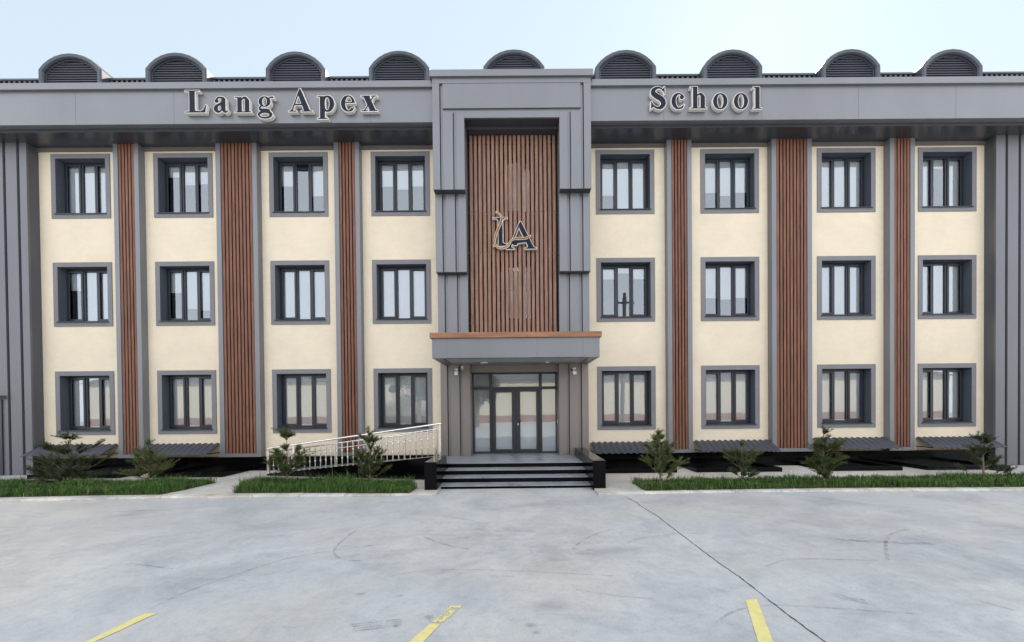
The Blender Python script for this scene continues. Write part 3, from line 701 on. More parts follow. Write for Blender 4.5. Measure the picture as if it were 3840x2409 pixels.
for k, (a, b, ga, gb_, gt_) in enumerate(((643, 831, 668, 798, 588), (833, 1017, 867, 996, 583))):
    mb = MB(); y0, y1 = yF - .02, yB - .02; zb_, zt_ = dZ(1078), dZ(563)
    mb.box(dX(a), dX(ga), y0, y1, zb_, zt_); mb.box(dX(gb_), dX(b), y0, y1, zb_, zt_)
    mb.box(dX(ga), dX(gb_), y0 + .001, y1, zb_, dZ(1047)); mb.box(dX(ga), dX(gb_), y0 + .001, y1, dZ(gt_), zt_)
    lf = mb.build('door', M['frame'], B, .005)
    MB().quad((dX(ga), gy, dZ(1047)), (dX(gb_), gy, dZ(1047)), (dX(gb_), gy, dZ(gt_)), (dX(ga), gy, dZ(gt_))).build('glass', M['glass'], lf)
    if k == 1:
        mb = MB(); xh = dX(848); mb.box(xh - .022, xh + .022, y0 - .015, y0 - .001, dZ(858), dZ(797)); mb.tube([(xh, y0 - .01, dZ(820)), (xh, y0 - .06, dZ(820)), (xh + .13, y0 - .06, dZ(820))], .012); mb.build('handle', M['blackplastic'], lf)
        MB().box(xh - .012, xh + .012, y0 - .022, y0 - .0155, dZ(853), dZ(838)).build('lock', M['white'], lf)
    mb = MB()
    for yy in (610, 742, 1022):
        xx = dX(633 if k == 0 else 1028); mb.box(xx - .018, xx + .018, y0 - .012, y0 + .0, dZ(yy + 20), dZ(yy - 20))
    mb.build('hinge', M['blackplastic'], lf)
# blinds / sheers behind door glass
mb = MB(); mb.box(L_ + .05, R_ - .05, DYP + .12, DYP + .13, LZ + .05, top - .03); mb.build('door_blind', M['blind'], D)

# ------------------------------------------------------------------ steps + ramp
ST = thing('entrance_steps', (XC, 9.5, 0), 'black granite entrance steps with grey treads between two low cheek walls', 'steps')
cxl0, cxl1 = gz(1590.7, 1733, .709).x, ax(1636.6, 1733, 8.63); cxr0, cxr1 = ax(2223.6, 1733, 8.63), ax(2271.3, 1733, 8.63)
cxl0 = ax(1590.7, 1733, 8.63); zck = az(1935, 1731, 8.63)
for i, (y0, z) in enumerate(((8.92, .085), (9.29, .215), (9.67, .346), (10.05, LZ))):
    yend = 10.06 if i < 3 else 12.25
    mb = MB(); mb.box(cxl1 - .05 if i < 3 else -2.6, cxr0 + .05, y0, yend, -.01, z - .026); mb.build('riser', M['granite_black'], ST)
    mb = MB(); mb.box(cxl1 + .001 if i < 3 else -2.6, cxr0 - .001, y0 - .022, yend, z - .025, z); mb.build('tread' if i < 3 else 'landing', M['granite_grey'], ST, .004)
bx('cheek_wall', M['granite_black'], ST, cxl0, cxl1, 8.63, 9.85, -.01, zck, bevel=.005)
bx('cheek_wall', M['granite_black'], ST, cxr0, cxr1, 8.63, TP - .002, -.012, zck, bevel=.005)
# ramp
RP = thing('access_ramp', (-5, 10.5, 0), 'black granite sided access ramp rising to the entrance landing', 'ramp')
Lp = at(1000, 1778, 10.75); Rp = at(1622, 1713, 9.82); Rp.x = cxl0 + .0
n_ = (Rp - Lp); n_.z = 0; n_.normalize(); nb_ = Vector((-n_.y, n_.x, 0))
mb = MB(); t_ = .14
def V3(v, z): return (v.x, v.y, z)
mb.hexa([V3(Lp, 0), V3(Rp, 0), V3(Rp + nb_ * t_, 0), V3(Lp + nb_ * t_, 0)], [V3(Lp, Lp.z), V3(Rp, Rp.z), V3(Rp + nb_ * t_, Rp.z), V3(Lp + nb_ * t_, Lp.z)])
mb.build('side_wall', M['granite_black'], RP)
mb = MB(); a = Lp + nb_ * (t_ + .001); b = Rp + nb_ * (t_ + .001)
mb.hexa([V3(a, 0), (-2.6, b.y, 0), (-2.6, 11.62, 0), (a.x, 11.62, 0)], [V3(a, .1), (-2.6, b.y, LZ), (-2.6, 11.62, LZ), (a.x, 11.62, .1)])
mb.build('ramp_slope', M['granite_grey'], RP)
# front handrail
HR = thing('handrail', (Lp.x, Lp.y, 0), 'stainless steel baluster handrail along the front of the ramp', 'handrail', 'handrails on the ramp')
off = nb_ * .07; La = Lp + off; Ra = at(1651, 1712, 9.82 + .06); 
topL = az(1000, 1683, La.y); topR = az(1652, 1590, Ra.y)
mb = MB(); tl, trr = V3(La, topL), V3(Ra, topR)
mb.tube([(tl[0] - .02, tl[1], topL - .09), (tl[0] - .07, tl[1], topL - .05), (tl[0] - .05, tl[1], topL - .005), (tl[0] + .03, tl[1], topL + .005), trr, (trr[0] + .04, trr[1], topR)], .027, 10)
mb.build('top_rail', M['steel'], HR, smooth=True)
mb = MB(); mb.tube([V3(La, topL - .13), V3(Ra, topR - .13)], .014); mb.build('lower_rail', M['steel'], HR, smooth=True)
nb = 31
for i in range(nb + 1):
    u = i / nb; p = La.lerp(Ra, u); zt_ = topL + (topR - topL) * u; zb_ = Lp.z + (Rp.z - Lp.z) * u
    big = i in (0, 5, nb)
    mb = MB()
    if big: mb.box(p.x - .03, p.x + .03, p.y - .03, p.y + .03, zb_ + .012, zt_ - .03); mb.box(p.x - .05, p.x + .05, p.y - .05, p.y + .05, zb_, zb_ + .012)
    else:
        pts = [(p.x, p.y, zb_)]; rr = [.016]
        for f, r__ in ((.3, .016), (.32, .023), (.36, .023), (.38, .016), (.62, .016), (.64, .023), (.68, .023), (.7, .016), (1, .016)):
            pts.append((p.x, p.y, zb_ + (zt_ - .13 - zb_) * f)); rr.append(r__)
        mb.tube(pts, rr, 8); mb.box(p.x - .03, p.x + .03, p.y - .03, p.y + .03, zb_, zb_ + .012)
    mb.build('post' if big else 'baluster', M['steel'], HR)
HB = thing('handrail', (-7, 11.5, 0), 'plain two bar steel handrail at the back of the ramp by the wall', 'handrail', 'handrails on the ramp')
Yb = 11.2; bl = at(1050, 1690, Yb); br = at(1640, 1617, Yb)
mb = MB(); mb.tube([bl, br], .022, 8); mb.build('top_rail', M['steel'], HB, smooth=True)
mb = MB(); mb.tube([bl - Vector((0, 0, .15)), br - Vector((0, 0, .15))], .013, 8); mb.build('lower_rail', M['steel'], HB, smooth=True)
for px in (1095, 1257, 1517, 1636):
    u = (ax(px, 1650, Yb) - bl.x) / (br.x - bl.x); p = bl.lerp(br, u)
    mb = MB(); mb.box(p.x - .025, p.x + .025, p.y - .025, p.y + .025, .1 + .37 * max(0, u), p.z - .02); mb.build('post', M['steel'], HB)

# ------------------------------------------------------------------ awnings & light wells
aw = [(90, 447, 1, (1657, 1712)), (500, 832, 1, (1657, 1710)), (2215, 2556, -1, (1661, 1702)), (2600, 2905, -1, (1652, 1695)), (3062, 3370, -1, (1645, 1686)), (3432, 3732, -1, (1641, 1682))]
aw = [((166, 1671), (447, 1671), (512, 1709)), ((560, 1668), (828, 1668), (0, 0)), ((2214, 1661), (2500, 1660), (0, 0)), ((2600, 1655), (2882, 1653), (0, 0)), ((3046, 1645), (3318, 1644), (0, 0)), ((3432, 1642), (3695, 1641), (0, 0))]
for k, (a, b, _) in enumerate(aw):
    xa, xb = ax(*a, WY), ax(*b, WY); zt_ = az(*a, WY); ya = WY - .012; yb = 11.22; zl = zt_ - .30
    mb = MB(); n = int((xb - xa) / .19) ; tot = n * 6; grid = []
    for i in range(tot + 1):
        x = xa + (xb - xa) * i / tot; ph = i % 6; h = (0, 0, .028, .034, .028, 0)[ph]; row = []
        for j in range(7):
            u = j / 6; y = ya + (yb - ya) * u; z = zt_ + (zl - zt_) * (u ** 1.35) + h; row.append(mb.bm.verts.new((x, y, z)))
        grid.append(row)
    for i in range(tot):
        for j in range(6): mb.bm.faces.new((grid[i][j], grid[i + 1][j], grid[i + 1][j + 1], grid[i][j + 1]))
    o = mb.build('basement_awning', M['awning'], B); sm = o.modifiers.new('solid', 'SOLIDIFY'); sm.thickness = .006
    mb = MB(); mb.box(xa + .02, xa + .05, yb + .1, WY - .013, zl + .01, zl + .04); mb.box(xb - .05, xb - .02, yb + .1, WY - .013, zl + .01, zl + .04); mb.build('bracket', M['frame'], o)
    # light well kerb
    yf = 10.55; zk = .17; w0, w1 = (ax(v, 1770, yf) for v in ((100, 445), (560, 832), (2280, 2540), (2612, 2934), (3100, 3386), (3479, 3790))[k])
    if k == 2: w0 = cxr1 + .02
    mb = MB(); mb.box(w0, w1, yf, yf + .16, .05, zk); mb.box(w0, w0 + .16, yf + .16, PY - .002, .05, zk); mb.box(w1 - .16, w1, yf + .16, PY - .002, .05, zk)
    l = mb.build('light_well_kerb', M['granite_black'], B, .004)
    bx('well_glass', M['granite_black'], l, w0 + .161, w1 - .161, yf + .161, PY - .003, .05, .11)

# ------------------------------------------------------------------ signs: glyphs from distance fields
class G:
    def __init__(s, w, y0=-.35, h=.008, top=1.1):
        xs = np.arange(-.12, w + .14, h); ys = np.arange(y0, top, h); s.X, s.Y = np.meshgrid(xs, ys); s.xs, s.ys = xs, ys; s.d = np.full(s.X.shape, 9.0)
    def bx_(s, x0, x1, y0, y1):
        dx = np.abs(s.X - (x0 + x1) / 2) - (x1 - x0) / 2; dy = np.abs(s.Y - (y0 + y1) / 2) - (y1 - y0) / 2
        return np.hypot(np.maximum(dx, 0), np.maximum(dy, 0)) + np.minimum(np.maximum(dx, dy), 0)
    def el_(s, cx, cy, rx, ry):
        q = np.hypot((s.X - cx) / rx, (s.Y - cy) / ry); g = np.hypot((s.X - cx) / rx ** 2, (s.Y - cy) / ry ** 2) + 1e-6; return (q - 1) * q / g
    def seg_(s, pts, rs):
        d = np.full(s.X.shape, 9.0)
        for (p, q, a, b) in zip(pts, pts[1:], rs, rs[1:]):
            vx, vy = q[0] - p[0], q[1] - p[1]; L = vx * vx + vy * vy + 1e-9
            u = np.clip(((s.X - p[0]) * vx + (s.Y - p[1]) * vy) / L, 0, 1)
            d = np.minimum(d, np.hypot(s.X - p[0] - u * vx, s.Y - p[1] - u * vy) - (a + (b - a) * u))
        return d
    def poly_(s, pts):
        X, Y = s.X, s.Y; d = np.full(X.shape, 9.0); ins = np.zeros(X.shape, bool); n = len(pts)
        for i in range(n):
            (ax_, ay), (bx2, by) = pts[i], pts[(i + 1) % n]; vx, vy = bx2 - ax_, by - ay; L = vx * vx + vy * vy + 1e-9
            u = np.clip(((X - ax_) * vx + (Y - ay) * vy) / L, 0, 1); d = np.minimum(d, np.hypot(X - ax_ - u * vx, Y - ay - u * vy))
            c = ((ay > Y) != (by > Y)) & (X < (bx2 - ax_) * (Y - ay) / (by - ay + 1e-12) + ax_); ins ^= c
        return np.where(ins, -d, d)
    def add(s, *ds):
        for d in ds: s.d = np.minimum(s.d, d)
        return s
    def sub(s, *ds):
        for d in ds: s.d = np.maximum(s.d, -d)
        return s
def curve(pts, n=8): return [tuple(v) for v in catmull(pts, n)]
def lerp_r(rs, n):
    o = []
    for a, b in zip(rs, rs[1:]): o += [a + (b - a) * k / n for k in range(n)]
    return o + [rs[-1]]
XH = .70
def stroke(g, pts, rs, n=8): return g.seg_(curve(pts, n), lerp_r(rs, n))
def glyph(c):
    if c == 'L':
        g = G(.98); g.add(g.bx_(.2, .46, 0, 1), g.bx_(0, .66, .955, 1), g.bx_(0, .9, 0, .05), g.poly_([(.6, 0), (.94, 0), (1.0, .34), (.96, .34), (.86, .13), (.7, .05)]), g.poly_([(.46, 0), (.75, 0), (.75, .06), (.5, .08), (.46, .12)]))
    elif c == 'A':
        g = G(1.1); g.add(g.poly_([(.5, 1.03), (.56, 1.03), (1.0, 0), (.72, 0), (.43, .78)]), g.poly_([(.56, 1.03), (.5, 1.03), (.10, 0), (.17, 0), (.47, .78)]), g.bx_(.27, .68, .29, .36), g.bx_(0, .36, 0, .045), g.bx_(.58, 1.1, 0, .045), g.poly_([(.08, .04), (.24, .04), (.17, .1), (.13, .12)]))
    elif c == 'S':
        g = G(.72); g.add(stroke(g, [(.60, .80), (.50, .92), (.34, .955), (.16, .86), (.14, .70), (.32, .56), (.52, .43), (.60, .25), (.50, .08), (.32, .045), (.15, .13), (.07, .28)], [.02, .035, .05, .09, .115, .125, .125, .115, .09, .05, .035, .02]), g.bx_(.62, .66, .66, 1.0), g.bx_(.03, .07, .0, .33), g.poly_([(.56, .9), (.66, 1.0), (.66, .7)]), g.poly_([(.03, 0), (.03, .3), (.14, .1)]))
    elif c == 'o':
        g = G(.68); g.add(g.el_(.34, XH / 2, .34, XH / 2 + .02)).sub(g.el_(.34, XH / 2, .145, XH / 2 - .045))
    elif c == 'e':
        g = G(.64); g.add(g.el_(.33, XH / 2, .33, XH / 2 + .02)).sub(g.el_(.36, XH / 2, .155, XH / 2 - .045)); g.sub(g.bx_(.3, .9, .15, .37)); g.add(g.bx_(.12, .62, .37, .42)); g.sub(g.poly_([(.36, .16), (.9, .3), (.9, .36), (.36, .36)]))
        g.add(stroke(g, [(.42, .03), (.52, .06), (.61, .18)], [.045, .035, .015]))
    elif c == 'c':
        g = G(.62); g.add(g.el_(.33, XH / 2, .33, XH / 2 + .02)).sub(g.el_(.38, XH / 2, .17, XH / 2 - .05)); g.sub(g.bx_(.36, .9, .14, .50)); g.add(g.el_(.50, .53, .095, .1), stroke(g, [(.40, .03), (.52, .06), (.61, .18)], [.045, .035, .015]))
    elif c == 'a':
        g = G(.68); g.add(g.bx_(.33, .55, .08, .5), stroke(g, [(.12, .55), (.2, .66), (.34, .68), (.45, .6), (.45, .5)], [.04, .04, .035, .09, .1]), g.el_(.14, .52, .095, .085), g.el_(.2, .18, .2, .19), stroke(g, [(.4, .45), (.28, .38), (.16, .3), (.12, .2)], [.04, .05, .07, .09]), stroke(g, [(.46, .13), (.5, .05), (.58, .03), (.66, .1)], [.09, .06, .035, .015])).sub(g.el_(.27, .2, .075, .11))
    elif c in 'nh':
        g = G(.76); t_ = XH if c == 'n' else 1.0
        g.add(g.bx_(.12, .33, 0, t_ - .01), g.bx_(0, .25, t_ - .05, t_ - .005), g.bx_(.0, .41, 0, .045), g.bx_(.47, .68, 0, .5), g.bx_(.40, .76, 0, .045), stroke(g, [(.28, .5), (.36, .62), (.48, .66), (.575, .52), (.575, .4)], [.02, .035, .055, .1, .104]))
    elif c == 'l':
        g = G(.42); g.add(g.bx_(.1, .32, 0, .99), g.bx_(0, .25, .95, .995), g.bx_(0, .42, 0, .045))
    elif c == 'p':
        g = G(.72, -.42); g.add(g.el_(.42, XH / 2, .28, XH / 2 + .02)).sub(g.el_(.40, XH / 2, .1, XH / 2 - .06)); g.add(g.bx_(.1, .31, -.3, XH - .01), g.bx_(0, .2, XH - .05, XH - .005), g.bx_(0, .42, -.34, -.295))
    elif c == 'x':
        g = G(.74); g.add(g.poly_([(.08, XH), (.36, XH), (.68, 0), (.40, 0)]), g.poly_([(.56, XH), (.62, XH), (.17, 0), (.10, 0)]), g.bx_(0, .42, XH - .045, XH), g.bx_(.45, .72, XH - .045, XH), g.bx_(0, .3, 0, .045), g.bx_(.34, .74, 0, .045))
    elif c == 'g':
        g = G(.72, -.42); g.add(g.el_(.3, .47, .26, .24)).sub(g.el_(.3, .47, .1, .19)); g.add(stroke(g, [(.5, .62), (.58, .67), (.66, .66)], [.03, .03, .045]), stroke(g, [(.16, .28), (.09, .2), (.12, .11), (.3, .08), (.46, .06)], [.03, .04, .055, .08, .08]), g.el_(.32, -.11, .32, .19)); g.sub(g.el_(.30, -.13, .2, .09))
    return g
def contour_mesh(g, iso, bm, mapf, y0, y1):
    """filled marching squares of d<iso, extruded y0 (front) .. y1 (back)"""
    D = g.d - iso; ny, nx_ = D.shape; cache = {}
    # coarse cells, merged as full quads
    def vert(key, x, z, lay):
        k = (key, lay)
        if k not in cache: X, Z = mapf(x, z); cache[k] = bm.verts.new((X, y0 if lay == 0 else y1, Z))
        return cache[k]
    def P(i, j): return ('p', i, j), g.xs[j], g.ys[i]
    def E(i0, j0, i1, j1):
        a, b = D[i0, j0], D[i1, j1]; u = a / (a - b)
        return ('e', i0, j0, i1, j1), g.xs[j0] + (g.xs[j1] - g.xs[j0]) * u, g.ys[i0] + (g.ys[i1] - g.ys[i0]) * u
    ins = D < 0
    for i in range(ny - 1):
        if not ins[i:i + 2].any(): continue
        j = 0
        while j < nx_ - 1:
            c = ins[i, j], ins[i, j + 1], ins[i + 1, j + 1], ins[i + 1, j]
            if not any(c): j += 1; continue
            cs = ((i, j), (i, j + 1), (i + 1, j + 1), (i + 1, j)); loop = []; edge = []
            for k in range(4):
                p, q = cs[k], cs[(k + 1) % 4]
                if c[k]: loop.append((P(*p), 0))
                if c[k] != c[(k + 1) % 4]:
                    lo, hi = (p, q) if p < q else (q, p); loop.append((E(*lo, *hi), 1))
            f = [vert(l[0][0], l[0][1], l[0][2], 0) for l in loop]
            if len(f) >= 3:
                try: bm.faces.new(f)
                except ValueError: pass
            n = len(loop)
            for k in range(n):
                if loop[k][1] and loop[(k + 1) % n][1] and n > 2:
                    a, b = loop[k][0], loop[(k + 1) % n][0]
                    try: bm.faces.new((vert(*a, 0), vert(*a, 1), vert(*b, 1), vert(*b, 0)))
                    except ValueError: pass
            j += 1
def put_glyph(g, mapf, Yf, Yb, parent, sc, name='letter', fm=None, sm=None, rim=.017):
    bm = bmesh.new(); contour_mesh(g, rim / sc, bm, mapf, Yf, Yb); bmesh.ops.dissolve_limit(bm, angle_limit=R(3), verts=bm.verts, edges=bm.edges)
    mb = MB(); mb.bm.free(); mb.bm = bm; o = mb.build(name, sm or M['letter_side'], parent)
    bm = bmesh.new(); contour_mesh(g, -.002 / sc, bm, mapf, Yf - .008, Yf + .004); bmesh.ops.dissolve_limit(bm, angle_limit=R(3), verts=bm.verts, edges=bm.edges)
    mb = MB(); mb.bm.free(); mb.bm = bm; mb.build('face', fm or M['letter_face'], o)
SGY = FY - .115
def letters(lst, root):
    for c, pxl, pxr, base_px in lst:
        cy_ = base_px; xl, xr = ax(pxl, cy_, SGY), ax(pxr, cy_, SGY); zb_ = az((pxl + pxr) / 2, base_px, SGY); g = glyph(c)
        W = {'L': .98, 'A': 1.1, 'S': .69, 'o': .68, 'e': .64, 'c': .62, 'a': .67, 'n': .76, 'h': .76, 'l': .42, 'p': .70, 'x': .74, 'g': .70}[c]
        sz = .655; sx = (xr - xl - .03) / W
        put_glyph(g, lambda x, z, xl=xl, sx=sx, zb_=zb_: (xl + .015 + x * sx, zb_ + z * sz), SGY, FY - .012, root, sz)
S1 = thing('sign', (-6.6, FY, 11.0), 'raised navy serif letters reading Lang Apex on the left fascia', 'sign', None)
letters([('L', 693, 775, 423), ('a', 800, 858, 423), ('n', 879, 944, 422.5), ('g', 965, 1029, 421), ('A', 1081, 1174, 419.5), ('p', 1189, 1256, 419), ('e', 1277, 1332, 418), ('x', 1353, 1418, 417.5)], S1)
S2 = thing('sign', (5.0, FY, 11.0), 'raised navy serif letters reading School on the right fascia', 'sign', None)
letters([('S', 2437, 2497, 409), ('c', 2516, 2568, 409), ('h', 2587, 2652, 408), ('o', 2672, 2730, 409.5), ('o', 2750, 2807, 409.5), ('l', 2823, 2858, 409)], S2)
# emblem LA with swoosh, units = source measure / 100 px
LG = thing('emblem', (XC, 11.2, 6.0), 'navy and copper LA monogram mounted on the wooden slat screen', 'emblem')
LY = SY - .09; lx0 = ax(1849, 940, LY); lz0 = az(1930, 936.5, LY); ux = (ax(2014, 940, LY) - lx0) / 4.55; 
def lmap(x, z): return lx0 + x * ux, lz0 + z * ux
g = G(4.8, -.35, .03, 4.3)                 # 1 unit = 100 zoom px
g.add(g.bx_(.56, 1.02, .38, 3.25), g.bx_(.02, 1.5, 3.2, 3.30), g.bx_(.03, 1.6, .38, .46), g.poly_([(.35, 3.25), (1.25, 3.25), (1.02, 3.0), (.56, 3.0)]), g.poly_([(1.0, .40), (1.0, .72), (1.25, .6), (1.8, .62), (1.9, .4)]))
put_glyph(g, lmap, LY, SY - .02, LG, ux, 'letter', rim=.014)
g = G(4.8, -.35, .03, 4.3)
g.add(g.poly_([(2.78, 2.86), (2.92, 2.86), (4.2, .25), (4.5, .12), (4.5, .04), (3.3, .04), (3.3, .12), (3.62, .25), (3.5, .55), (2.7, 2.2)]), g.poly_([(2.78, 2.86), (2.68, 2.2), (1.95, .5), (1.9, .22), (2.2, .12), (2.2, .04), (1.35, .04), (1.35, .12), (1.62, .25), (1.8, .5), (1.98, .95)]), g.poly_([(1.95, .62), (1.98, .95), (3.35, .95), (3.48, .72), (2.6, .62), (2.45, .42), (2.1, .42)]))
def lm2(x, z): X, Z = lmap(x, z); return X, Z
put_glyph(g, lm2, LY - .012, SY - .022, LG, ux, 'letter', rim=.014)
g = G(4.8, -.35, .03, 4.3)
g.add(stroke(g, [(.35, 3.85), (.7, 3.65), (.9, 3.3), (.85, 2.8), (.55, 2.1), (.28, 1.4), (.2, .8), (.35, .35), (.75, .12), (1.2, .2), (1.6, .55), (2.0, .95), (2.6, 1.12), (3.2, 1.08), (3.6, 1.2), (3.9, 1.4)], [.02, .04, .06, .10, .09, .08, .06, .05, .05, .07, .05, .05, .08, .1, .08, .02]))
put_glyph(g, lmap, LY - .03, SY - .024, LG, ux, 'swoosh', M['copper'], M['gold'], rim=.012)

# ------------------------------------------------------------------ cameras, sensor, bell
def seccam(px, py, lab, flip):
    p = at(px, py, TP - .001); t = thing('security_camera', p, lab, 'security camera', 'white security cameras under the canopy')
    mb = MB(); mb.box(p.x - .055, p.x + .055, p.y - .05, p.y, p.z - .19, p.z - .08); mb.build('junction_box', M['white'], t, .006)
    mb = MB(); q = [(p.x + .04 * math.cos(2 * math.pi * k / 16), p.z + .04 * math.sin(2 * math.pi * k / 16)) for k in range(16)]; mb.prism(q, p.y - .05, p.y); mb.build('mount', M['white'], t)
    mb = MB(); mb.tube([(p.x, p.y - .04, p.z), (p.x + flip * .06, p.y - .12, p.z - .03), (p.x + flip * .1, p.y - .17, p.z - .05)], [.03, .04, .04], 12); mb.build('camera_body', M['white'], t, smooth=True)
    mb = MB(); mb.tube([(p.x + flip * .1, p.y - .171, p.z - .05), (p.x + flip * .115, p.y - .19, p.z - .057)], .036, 12); mb.build('lens', M['blackplastic'], t)
seccam(1711, 1385, 'white bullet camera above a box on the left entrance pier', 1)
seccam(2154, 1383, 'white bullet camera above a box on the right entrance pier', -1)
p = at(1734, 1380, TP + .05); t = thing('motion_sensor', p, 'small white sensor in the channel of the left entrance pier', 'sensor')
MB().prism([(p.x - .04, p.z - .06), (p.x + .04, p.z - .06), (p.x + .04, p.z + .02), (p.x, p.z + .07), (p.x - .04, p.z + .02)], p.y - .07, p.y).build('housing', M['white'], t, .005)
MB().tube([(p.x, p.y - .07, p.z - .02), (p.x, p.y - .075, p.z - .02)], .018, 10).build('lens', M['blackplastic'], t)
p = at(2101, 1580, 11.9); t = thing('door_bell', p, 'small white bell push beside the glass door', 'bell')
MB().box(XC + 1.415 - .02, XC + 1.4145, 11.86, 11.91, p.z - .06, p.z + .06).build('housing', M['white'], t, .006)
MB().box(XC + 1.39, XC + 1.3945, 11.87, 11.9, p.z - .02, p.z + .02).build('button', M['steel'], t)

# ------------------------------------------------------------------ grass beds
def bed(poly, name, dens, hmin, hmax, lab):
    poly = [Vector((p.x, p.y)) for p in poly]
    MB().prism([tuple(p) for p in poly], .0, APZ + .012, 'z').build('soil_bed', M['soil'])['kind'] = 'structure'
    xs = [p.x for p in poly]; ys = [p.y for p in poly]; area = abs(sum(poly[i].x * poly[(i + 1) % len(poly)].y - poly[(i + 1) % len(poly)].x * poly[i].y for i in range(len(poly)))) / 2
    n = int(area * dens * (max(xs) - min(xs)) * (max(ys) - min(ys)) / area)
    X = rng.uniform(min(xs) - .05, max(xs) + .05, n); Y = rng.uniform(min(ys) - .02, max(ys) + .06, n); ins = np.zeros(n, bool)
    for i in range(len(poly)):
        a, b = poly[i], poly[(i + 1) % len(poly)]; ins ^= ((a.y > Y) != (b.y > Y)) & (X < (b.x - a.x) * (Y - a.y) / (b.y - a.y + 1e-12) + a.x)
    X, Y = X[ins], Y[ins]; n = len(X); X = X + rng.normal(0, .035, n); Y = Y + rng.normal(0, .022, n)
    clump = .5 + .5 * np.sin(X * 2.1 + 1.3 * np.sin(Y * 3.1)) * np.cos(Y * 4.3 + X * .7)
    clump = .55 * clump + .45 * (.5 + .5 * np.sin(X * 7.3 + Y * 5.1) * np.sin(X * 3.7 - Y * 8.9))
    h = rng.uniform(hmin * .7, hmax, n) * (.45 + .95 * clump); tall = rng.random(n) < .03; h[tall] *= 1.7
    az_ = rng.uniform(0, 2 * math.pi, n); lean = h * rng.uniform(.15, .85, n); wdt = rng.uniform(.0035, .007, n); dry = rng.random(n) < .035
    dx, dy = np.cos(az_), np.sin(az_); px, py = -dy, dx; z0_ = APZ + .01
    V = np.zeros((n, 5, 3)); 
    V[:, 0] = np.stack([X - px * wdt, Y - py * wdt, np.full(n, z0_)], 1); V[:, 1] = np.stack([X + px * wdt, Y + py * wdt, np.full(n, z0_)], 1)
    mx_, my_ = X + dx * lean * .35, Y + dy * lean * .35
    V[:, 2] = np.stack([mx_ + px * wdt * .7, my_ + py * wdt * .7, z0_ + h * .62], 1); V[:, 3] = np.stack([mx_ - px * wdt * .7, my_ - py * wdt * .7, z0_ + h * .62], 1)
    V[:, 4] = np.stack([X + dx * lean, Y + dy * lean, z0_ + h * .97], 1)
    me = bpy.data.meshes.new(name); fs = []
    idx = np.arange(n) * 5
    fs = [f for i in idx.tolist() for f in ((i, i + 1, i + 2, i + 3), (i + 3, i + 2, i + 4))]
    me.from_pydata(V.reshape(-1, 3).tolist(), [], fs); me.materials.append(M['grass']); me.materials.append(M['grass_dry'])
    me.polygons.foreach_set('material_index', np.repeat(dry.astype(np.int32), 2)); me.update()
    o = bpy.data.objects.new(name, me); COL.objects.link(o); tag(o, lab, 'grass', None, 'stuff'); return o
g_ = lambda x, y: gz(x, y, APZ)
bed([g_(-420, 1876), g_(0, 1866), g_(300, 1859), g_(600, 1855), g_(700, 1836), g_(808, 1811), g_(600, 1813), g_(200, 1816), g_(-420, 1822)], 'grass', 3300, .10, .20, 'dark green grass strip in the left bed')
bed([g_(878, 1850), g_(1200, 1849), g_(1535, 1850), g_(1560, 1832), g_(1535, 1815), g_(1200, 1810), g_(1010, 1806), g_(930, 1818)], 'grass', 3300, .12, .24, 'tall tufted grass in the bed in front of the ramp')
bed([g_(2420, 1842), g_(3100, 1830), g_(3840, 1827), g_(4240, 1826), g_(4240, 1787), g_(3840, 1791), g_(3200, 1800), g_(2800, 1804), g_(2370, 1810)], 'grass', 3300, .09, .18, 'bright green grass strip in the right bed')

